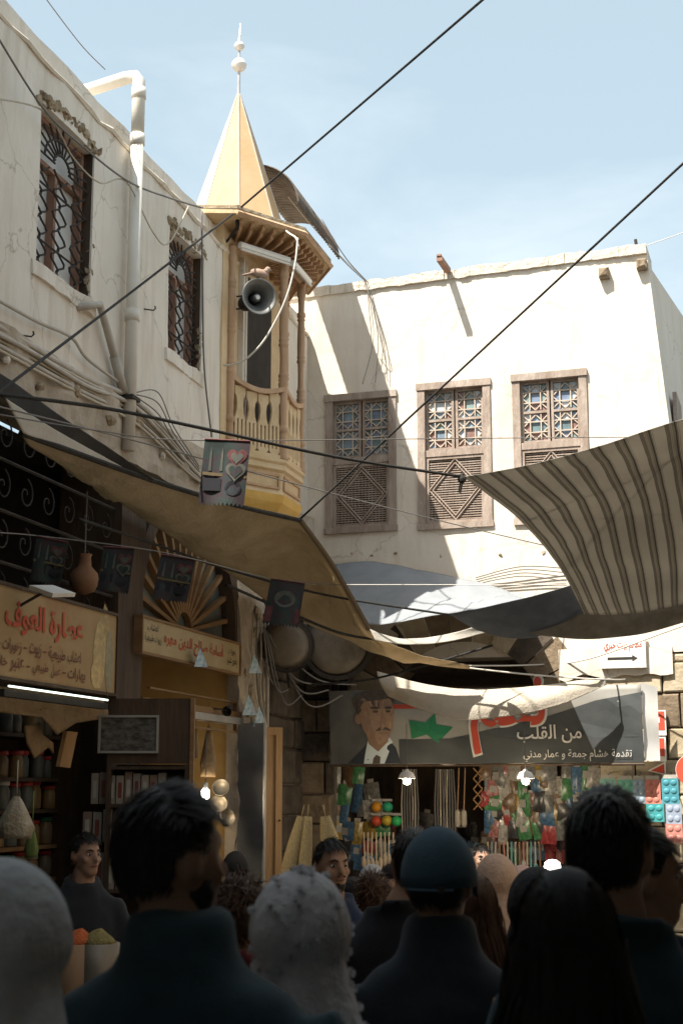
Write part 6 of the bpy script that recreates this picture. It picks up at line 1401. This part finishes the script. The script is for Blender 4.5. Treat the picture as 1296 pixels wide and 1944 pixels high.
def headscarf(T, m, parent, seed, long=0.30, open_face=True, pleats=9):
    mb = MB(); N, K = 64, 40; flags = []
    for j in range(K + 1):
        q = j / K
        for i in range(N):
            ph = 2 * math.pi * i / N; cx, cy = math.cos(ph), math.sin(ph)
            if q < 0.5:
                th = math.pi * 0.62 * q / 0.5; z_ = 1.645 + 0.127 * math.cos(th); r1 = math.sin(th) if th < math.pi / 2 else 1 - 0.16 * ((th - math.pi / 2) / 0.38) ** 1.5
                rx, ry = 0.098 * r1, 0.118 * r1; oy = -0.006
            else:
                t = (q - 0.5) / 0.5; z_ = 1.598 - (long + 0.03) * t; rx = 0.083 + 0.135 * t ** 1.15; ry = 0.098 + 0.055 * t; oy = -0.008 - 0.02 * t
            f_ = 1 + 0.11 * (abs(math.sin(2.5 * ph + 7 * q + seed)) ** 0.7 - 0.6) * min(1, q * 1.5) + 0.022 * math.sin(11 * ph + 13 * q) * min(1, q * 1.4) + 0.03 * nz((cx * 1.2, cy * 1.2, q * 2.2), 1.6, seed) + 0.02 * math.sin(17 * ph - 14 * q) * max(0, q - 0.2)
            mb.v.append(tuple(T @ Vector((rx * cx * f_, oy + ry * cy * f_, z_))))
            flags.append(open_face and cy > 0.72 and 1.555 < z_ < 1.705)
    for j in range(K):
        for i in range(N):
            c = (j * N + i, j * N + (i + 1) % N, (j + 1) * N + (i + 1) % N, (j + 1) * N + i)
            if not all(flags[x] for x in c): mb.f.append(c)
    o = mb.build('headscarf', m, parent, smooth=True); o.modifiers.new('thick', 'SOLIDIFY').thickness = 0.004
    sb = o.modifiers.new('sub', 'SUBSURF'); sb.levels = 1; sb.render_levels = 1
    return o, mb

def person(label, px, ytop, Y, yaw=0, head=0, hair='short', hm=None, top=None, skin=None, near=False, face=False, beard=False, wide=1.0,
           scarf=None, cap=None, collar=True, seated=False, cover=0.0, bpx=None, seed=1, tilt=0, high=False):
    hm = hm or hair_k; skin = skin or skin_m; top = top or cloth((0.02, 0.022, 0.028))
    P = at(px, ytop, Y); gz = ground_z(Y); body_x = P.x if bpx is None else at(bpx, ytop, Y).x
    if seated: S = 1.0; base = P.z - 1.75
    else: S = (P.z - gz - cover) / 1.75; base = gz
    # head moves with the head turn; shift so the head sits at the wanted pixel
    neck = Vector((0, 0, 1.50))
    hx = (P.x - body_x) / S
    Yr = Matrix.Rotation(R(-yaw), 4, 'Z')
    T = Matrix.Translation(Yr.inverted() @ Vector((hx, 0, 0))) @ Matrix.Translation(neck) @ Matrix.Rotation(R(-head), 4, 'Z') @ Matrix.Rotation(R(-tilt), 4, 'X') @ Matrix.Translation(-neck)
    b = MB(); head_parts(b, T)
    n0 = T @ Vector((0, -0.004, 1.56)); b.tube([(0, -0.03, 1.36), (0, -0.018, 1.43), tuple((Vector((0, -0.012, 1.48)) + n0) / 2), tuple(n0)], [0.09, 0.068, 0.062, 0.060], 14)
    zk = 0 if not seated else 1
    tor = [(0.92, 0.155, 0.11, 0, 0), (1.02, 0.145, 0.105, 0, 0), (1.15, 0.15, 0.108, 0, 0), (1.28, 0.165, 0.112, 0, -0.005), (1.37, 0.165, 0.10, 0, -0.015), (1.43, 0.10, 0.075, 0, -0.02), (1.46, 0.06, 0.05, 0, -0.02)]
    b.rings(tor)
    jk = MB(); jk.rings([(0.84 if not seated else 0.9, 0.185 * wide, 0.135, 0, 0), (0.95, 0.178 * wide, 0.13, 0, 0), (1.1, 0.178 * wide, 0.128, 0, 0), (1.25, 0.192 * wide, 0.132, 0, -0.005), (1.35, 0.196 * wide, 0.12, 0, -0.015), (1.42, 0.16 * wide, 0.10, 0, -0.02), (1.465, 0.11, 0.088, 0, -0.022), (1.495, 0.082, 0.076, 0, -0.02)], 24)
    for s_ in (-1, 1):
        if seated:
            sh_, el, wr = (s_ * 0.185, -0.01, 1.37), (s_ * 0.26, 0.06, 1.10), (s_ * (0.02 if s_ < 0 else 0.06), 0.30, 1.08)
            hd_ = (-s_ * 0.8, 0.5, 0.05 if s_ > 0 else 0.1)
        else:
            sh_, el, wr = (s_ * 0.185 * wide, -0.01, 1.37), (s_ * 0.245 * wide, -0.03, 1.10), (s_ * 0.24 * wide, 0.06, 0.87); hd_ = (0, 0.15, -1)
        limb(b, (sh_, el, wr), (0.052, 0.042, 0.028)); hand(b, wr, hd_, (s_, 0.3, 0) if not seated else (0, 0.2, 1))
        sh2 = Vector(sh_) + Vector((-s_ * 0.03, 0, 0.012))
        wr2 = Vector(wr).lerp(Vector(el), 0.1 if not (seated and s_ > 0) else 0.42)
        limb(jk, (sh2, el, wr2), (0.077, 0.064, 0.05))
        if seated: hp_, kn, an = (s_ * 0.09, 0, 0.90), (s_ * 0.13, 0.42, 0.86), (s_ * 0.13, 0.40, 0.46)
        else: hp_, kn, an = (s_ * 0.085, 0, 0.92), (s_ * 0.095, 0.02, 0.50), (s_ * 0.10, -0.01, 0.08)
        limb(b, (hp_, kn, an), (0.085, 0.055, 0.036)); b.ell((an[0], an[1] + 0.07, an[2] - 0.04), (0.042, 0.12, 0.036), 10, 7)
        tr_ = MB(); limb(tr_, (Vector(hp_) + Vector((0, 0, 0.02)), kn, Vector(an) + Vector((0, 0, 0.02))), (0.105, 0.075, 0.065))
        if s_ < 0: trw = tr_
        else: trw.add(tr_.v, tr_.f)
    if high: jk.rings([(1.44, 0.115, 0.10, 0, -0.02), (1.50, 0.094, 0.090, 0, -0.016), (1.55, 0.088, 0.086, 0, -0.010), (1.565, 0.082, 0.080, 0, -0.008)], 22)
    if collar and not high: jk.tube([(0.085 * math.cos(q * math.pi / 8), -0.02 + 0.082 * math.sin(q * math.pi / 8), 1.497 - 0.028 * math.sin(q * math.pi / 8)) for q in range(17)], 0.022, 8, flat=1.0)
    root = link('person', remesh(b, 0.0105 if face or seated else (0.013 if near else 0.018), 2)); root.data.materials.append(skin)
    root.location = (body_x, Y, base); root.scale = (S, S, S); root.rotation_euler = (0, 0, R(-yaw))
    tag(root, label, 'person')
    o = link('jacket', remesh(jk, 0.018 if near else 0.024, 4, 0.010, seed, 8), root); o.data.materials.append(top)
    trw.rings([(0.80, 0.15, 0.115, 0, 0), (0.90, 0.165, 0.12, 0, 0), (0.97, 0.158, 0.115, 0, 0)])
    o = link('trousers', remesh(trw, 0.026, 3), root); o.data.materials.append(trouser_m)
    for s_ in (-1, 1):
        an = (s_ * 0.13, 0.40, 0.46) if seated else (s_ * 0.10, -0.01, 0.08)
        MB().rings([(an[2] - 0.08, 0.048, 0.135, an[0], an[1] + 0.07), (an[2] - 0.04, 0.05, 0.13, an[0], an[1] + 0.065), (an[2] - 0.01, 0.044, 0.09, an[0], an[1] + 0.03), (an[2] + 0.03, 0.042, 0.05, an[0], an[1])], 16).build('shoe', shoe_m, root, smooth=True)
    if scarf: headscarf(T, scarf, root, seed)
    else: strands(T, hair, (1900 if near else 600) if hair != 'long' else (2000 if near else 900), hm, root, seed)
    if cap:
        mb = MB(); N = 32
        for j in range(13):
            th = math.pi * 0.51 * j / 12
            for i in range(N):
                ph = 2 * math.pi * i / N; mb.v.append(tuple(T @ Vector((0.089 * math.sin(th) * math.cos(ph), -0.002 + 0.108 * math.sin(th) * math.sin(ph), 1.648 + 0.122 * math.cos(th) - 0.012 * (j == 12)))))
        mb.f = [(j * N + i, j * N + (i + 1) % N, (j + 1) * N + (i + 1) % N, (j + 1) * N + i) for j in range(12) for i in range(N)]
        o = mb.build('cap', cap, root, smooth=True); o.modifiers.new('thick', 'SOLIDIFY').thickness = 0.005
        MB().add([T @ Vector((0.034 * math.cos(R(a)), -0.002 - 0.1125 * math.cos(0.38 * math.cos(R(a))) + 0.003 * math.sin(R(a)), 1.640 + 0.034 * math.sin(R(a)))) for a in range(0, 181, 12)], [tuple(range(16))]).build('strap_opening', hm, o)
        br = MB().grid(lambda a, b_: tuple(T @ Vector((0.085 * (2 * a - 1), 0.085 + 0.085 * b_ * math.sqrt(max(0, 1 - (2 * a - 1) ** 2)) - 0.03 * (2 * a - 1) ** 2, 1.632 - 0.03 * b_ + 0.012 * (1 - (2 * a - 1) ** 2)))), 12, 4).build('brim', cap, o, smooth=True); br.modifiers.new('thick', 'SOLIDIFY').thickness = 0.004
        for k in range(6): 
            an = math.pi * k / 3
            MB().tube([T @ Vector((0.0905 * math.sin(t) * math.cos(an), -0.002 + 0.1095 * math.sin(t) * math.sin(an), 1.648 + 0.1235 * math.cos(t))) for t in [math.pi * 0.54 * q / 10 for q in range(11)]], 0.0012, 4).build('seam', cap, o)
        MB().ell(T @ Vector((0, -0.002, 1.772)), (0.008, 0.008, 0.006), 8, 6).build('button', cap, o)
        MB().tube([T @ Vector((0.092 * math.cos(R(a)), -0.002 + 0.111 * math.sin(R(a)), 1.628 + (0.03 if k else 0) )) for k in (0,) for a in range(235, 306, 7)], 0.008, 6, flat=0.4).build('strap', cap, o)
        MB().box(-0.009, 0.009, -0.004, 0.004, -0.007, 0.007).build('buckle', iron, o).matrix_local = T @ Matrix.Translation((0.028, -0.112, 1.628))
    if face:
        for s_ in (-1, 1):
            e = MB().ell((0, 0, 0), (1, 1, 1), 10, 8, T @ Matrix.Translation((s_ * 0.030, 0.0795, 1.642)) @ Matrix.Diagonal((0.013, 0.008, 0.0065, 1))).build('eye', eye_w, root, smooth=True)
            MB().ell((0, 0, 0), (1, 1, 1), 10, 8, T @ Matrix.Translation((s_ * 0.030, 0.0855, 1.642)) @ Matrix.Diagonal((0.006, 0.004, 0.006, 1))).build('iris', hair_k, e)
            MB().tube([T @ Vector(p) for p in ((s_ * 0.013, 0.094, 1.661), (s_ * 0.03, 0.093, 1.668), (s_ * 0.050, 0.078, 1.660))], [0.004, 0.0048, 0.002], 6).build('eyebrow', hm, root)
        MB().ell((0, 0, 0), (1, 1, 1), 12, 8, T @ Matrix.Translation((0, 0.094, 1.584)) @ Matrix.Diagonal((0.022, 0.009, 0.006, 1))).build('lips', lipm, root, smooth=True)
    if beard:
        mb = MB()
        def E(c, r): mb.ell((0, 0, 0), (1, 1, 1), 14, 9, T @ Matrix.Translation(Vector(c)) @ Matrix.Diagonal((*r, 1)))
        E((0, 0.052, 1.555), (0.0435, 0.0415, 0.034)); E((0, 0.098, 1.598), (0.026, 0.009, 0.006))
        for s_ in (-1, 1): E((s_ * 0.046, 0.025, 1.590), (0.018, 0.036, 0.042))
        o = link('beard', remesh(mb, 0.007, 2, 0.004, seed, 60), root); o.data.materials.append(hm)
    return root, T

jk_teal = cloth((0.028, 0.052, 0.064)); jk_black = cloth((0.016, 0.018, 0.022)); jk_navy = cloth((0.014, 0.024, 0.052)); jk_slate = cloth((0.026, 0.034, 0.045))
person('bearded man in dark teal coat looking right, balding black hair', 322, 1497, 2.45, yaw=10, head=38, top=jk_teal, skin=skin_d, near=True, beard=True, bpx=350, wide=1.2, seed=1, high=True)
def plaid():
    m = bpy.data.materials.new('yellow_plaid'); m.use_nodes = True; t = m.node_tree; ns = t.nodes; b = ns['Principled BSDF']; b.inputs['Roughness'].default_value = 0.95
    tc = ns.new('ShaderNodeTexCoord'); out = None
    for ax, (c1, c2) in (('X', ((0.30, 0.21, 0.05, 1), (0.07, 0.07, 0.075, 1))), ('Z', ((0.34, 0.25, 0.07, 1), (0.25, 0.25, 0.24, 1)))):
        wv = ns.new('ShaderNodeTexWave'); wv.bands_direction = ax; wv.inputs['Scale'].default_value = 4.2; t.links.new(tc.outputs['Object'], wv.inputs[0])
        r = ns.new('ShaderNodeValToRGB'); r.color_ramp.interpolation = 'CONSTANT'; r.color_ramp.elements[0].color = c1; r.color_ramp.elements[1].color = c2; r.color_ramp.elements[1].position = 0.55
        t.links.new(wv.outputs[0], r.inputs[0])
        if out is None: out = r.outputs[0]
        else:
            mx = ns.new('ShaderNodeMixRGB'); mx.inputs[0].default_value = 0.5; t.links.new(out, mx.inputs[1]); t.links.new(r.outputs[0], mx.inputs[2]); out = mx.outputs[0]
    t.links.new(out, b.inputs['Base Color']); return m
white_scarf = mat('white_scarf', (0.74, 0.74, 0.76), (0.80, 0.80, 0.81), 16, 0.95, bump=0.5, bscale=60, trans=0.25)
p2, T2 = person('woman in white tufted headscarf and yellow plaid coat', 574, 1652, 2.85, yaw=18, head=10, top=plaid(), near=True, scarf=white_scarf, cover=0.022, seed=3, collar=False)
sc2 = [c for c in p2.children if c.name.startswith('headscarf')][0]
tuft = MB(); rt = random.Random(3)
for i in range(26):
    d = Vector((rt.gauss(0, 1), rt.gauss(0, 1), abs(rt.gauss(0, 1)) + 0.2)).normalized(); s_ = d.orthogonal().normalized() * 0.0022
    tuft.add([-s_, s_, d * 0.009 + s_ * 0.4, d * 0.009 - s_ * 0.4], [(0, 1, 2, 3)])
tuft_me = tuft.mesh('tuft', white_scarf)
vs = [(v.co.copy(), v.normal.copy()) for v in sc2.data.vertices]
k = 0
for i in rt.sample(range(len(vs)), 150):
    co, no = vs[i]
    if no.dot(co - Vector((0, 0, 1.55))) < 0: no = -no
    o = link('tuft', tuft_me, sc2); o.location = co + no * 0.004; o.rotation_mode = 'QUATERNION'; o.rotation_quaternion = no.to_track_quat('Z', 'Y'); s_ = rt.uniform(0.8, 1.5); o.scale = (s_, s_, s_)
cap_m = cloth((0.045, 0.085, 0.115))
person('man in blue baseball cap and dark jacket seen from behind', 832, 1588, 3.5, yaw=8, head=8, top=jk_slate, skin=skin_d, near=True, cap=cap_m, bpx=830, wide=1.08, seed=5, high=True)
person('woman with long dark hair and dark blue coat seen from behind', 1072, 1658, 2.15, yaw=0, head=4, hair='long', top=jk_teal, near=True, wide=1.02, seed=6)
person('tall young man with thick black hair above the long-haired woman', 1150, 1505, 2.8, yaw=8, head=14, top=jk_teal, near=True, seed=7, bpx=1165)
person('young man in navy jacket shown in right-facing profile', 1212, 1576, 3.45, yaw=50, head=38, top=jk_navy, near=True, face=True, seed=8, bpx=1235)
grey_scarf = mat('grey_scarf', (0.60, 0.63, 0.65), (0.68, 0.70, 0.71), 10, 0.95, bump=0.4, bscale=50, trans=0.15)
person('woman in plain grey headscarf at the edge of the crowd', 8, 1630, 2.15, yaw=25, head=10, top=cloth((0.16, 0.18, 0.20)), near=True, scarf=grey_scarf, cover=0.022, seed=9, collar=False)
person('moustached man in navy puffer jacket walking towards the camera', 628, 1595, 6.2, yaw=180, head=-28, top=jk_navy, face=True, beard=True, seed=10)
person('young shopkeeper in black jacket seated with folded arms', 163, 1583, 8.0, yaw=150, head=-16, top=jk_black, face=True, seated=True, seed=11)
person('man with black hair and grey collar ahead of the cap wearer', 787, 1577, 4.7, yaw=-6, head=6, top=jk_black, seed=12, bpx=745)
tan_sc = mat('tan_scarf', (0.40, 0.28, 0.21), (0.46, 0.33, 0.25), 10, 0.9, bump=0.4, bscale=50)
pink_sc = mat('pink_scarf', (0.46, 0.30, 0.26), (0.52, 0.36, 0.31), 10, 0.9, bump=0.4, bscale=50)
black_sc = mat('black_scarf', (0.02, 0.022, 0.025), (0.035, 0.036, 0.04), 10, 0.9, bump=0.4, bscale=50)
pale_sc = mat('pale_scarf', (0.36, 0.35, 0.34), (0.42, 0.41, 0.40), 10, 0.9, bump=0.4, bscale=50)
person('woman in tan headscarf and black coat seen from behind', 940, 1620, 6.3, yaw=-8, top=jk_black, scarf=tan_sc, cover=0.022, seed=13, collar=False)
person('woman in pale pink headscarf near the back shop', 990, 1641, 8.2, yaw=10, top=jk_black, scarf=pink_sc, cover=0.022, seed=14, collar=False)
person('woman in black headscarf behind the long-haired woman', 1018, 1645, 4.4, yaw=5, top=jk_black, scarf=black_sc, cover=0.022, seed=15, collar=False)
person('boy with black hair standing at the back shop counter', 914, 1605, 11.2, yaw=175, top=jk_slate, face=True, seed=16)
person('woman in pale grey headscarf facing the camera in the distance', 707, 1640, 8.6, yaw=170, top=jk_black, face=True, scarf=pale_sc, cover=0.022, seed=17, collar=False)
person('woman with curly brown hair behind the puffer jacket man', 705, 1660, 6.6, yaw=-20, hair='curly', hm=hair_b, top=jk_slate, seed=18)
person('man with short black hair turned left near the back shop', 748, 1640, 8.0, yaw=-70, top=jk_black, face=True, seed=19)
person('person in black knitted hat near the wooden shutter', 447, 1622, 9.2, yaw=0, top=jk_black, cap=black_cl, seed=20)
person('woman with dark curly hair between the coat man and white headscarf', 452, 1668, 4.3, yaw=10, hair='curly', hm=hair_b, top=cloth((0.12, 0.02, 0.025)), seed=21)
person('woman with long reddish brown hair beside the cap wearer', 897, 1664, 4.3, yaw=0, hair='long', hm=hair_b, top=jk_black, seed=22)
person('person in black coat beside the grey headscarf woman', 62, 1690, 3.1, yaw=10, top=jk_black, seed=23)
for k, (lb_, px, yt, Yd, kw) in enumerate((
    ('man with short dark hair deep in the crowd before the loofahs', 668, 1668, 8.8, dict(yaw=10)),
    ('woman in beige headscarf deep in the crowd before the brushes', 772, 1660, 9.2, dict(yaw=20, scarf=tan_sc, cover=0.022, collar=False)),
    ('man in grey jacket with black hair walking towards the back shop', 860, 1648, 9.6, dict(yaw=-5, top=jk_slate)),
    ('woman in pale headscarf just in front of the back shop counter', 962, 1648, 9.8, dict(yaw=15, scarf=pale_sc, cover=0.022, collar=False)),
    ('man with brown hair close to the dome lamp', 1075, 1655, 8.6, dict(yaw=0, hm=hair_b)))):
    person(lb_, px, yt, Yd, seed=30 + k, **kw)
sl = thing('stool', 'low wooden stool under the seated shopkeeper', 'stool'); pz = at(163, 1583, 8.0); zs_ = pz.z - 1.75 + 0.80
sl.location = (pz.x, 8.0, ground_z(8)); MB().box(-0.2, 0.2, -0.2, 0.2, zs_ - ground_z(8) - 0.04, zs_ - ground_z(8)).build('seat', wood_door, sl)
for a in (-0.17, 0.17):
    for b in (-0.17, 0.17): MB().box(a - 0.02, a + 0.02, b - 0.02, b + 0.02, 0, zs_ - ground_z(8) - 0.041).build('leg', wood_door, sl)

# ------------------------------------------------------------------ put every thing's origin at its own base
bpy.context.view_layer.update()
for o in list(COL.objects):
    if o.parent is not None or o.type not in ('EMPTY', 'MESH') or 'kind' in o or o['category'] == 'person': continue
    inv = o.matrix_world.inverted(); pts = []
    for c in [o] + list(o.children_recursive):
        if c.type == 'MESH': pts += [inv @ c.matrix_world @ Vector(q) for q in c.bound_box]
    if not pts: continue
    lo = [min(p[i] for p in pts) for i in range(3)]; hi = [max(p[i] for p in pts) for i in range(3)]
    d = Vector(((lo[0] + hi[0]) / 2, (lo[1] + hi[1]) / 2, lo[2]))
    if d.length < 0.3: continue
    o.location = o.matrix_world @ d
    if o.type == 'MESH': o.data.transform(Matrix.Translation(-d))
    for c in o.children: c.location = c.location - d
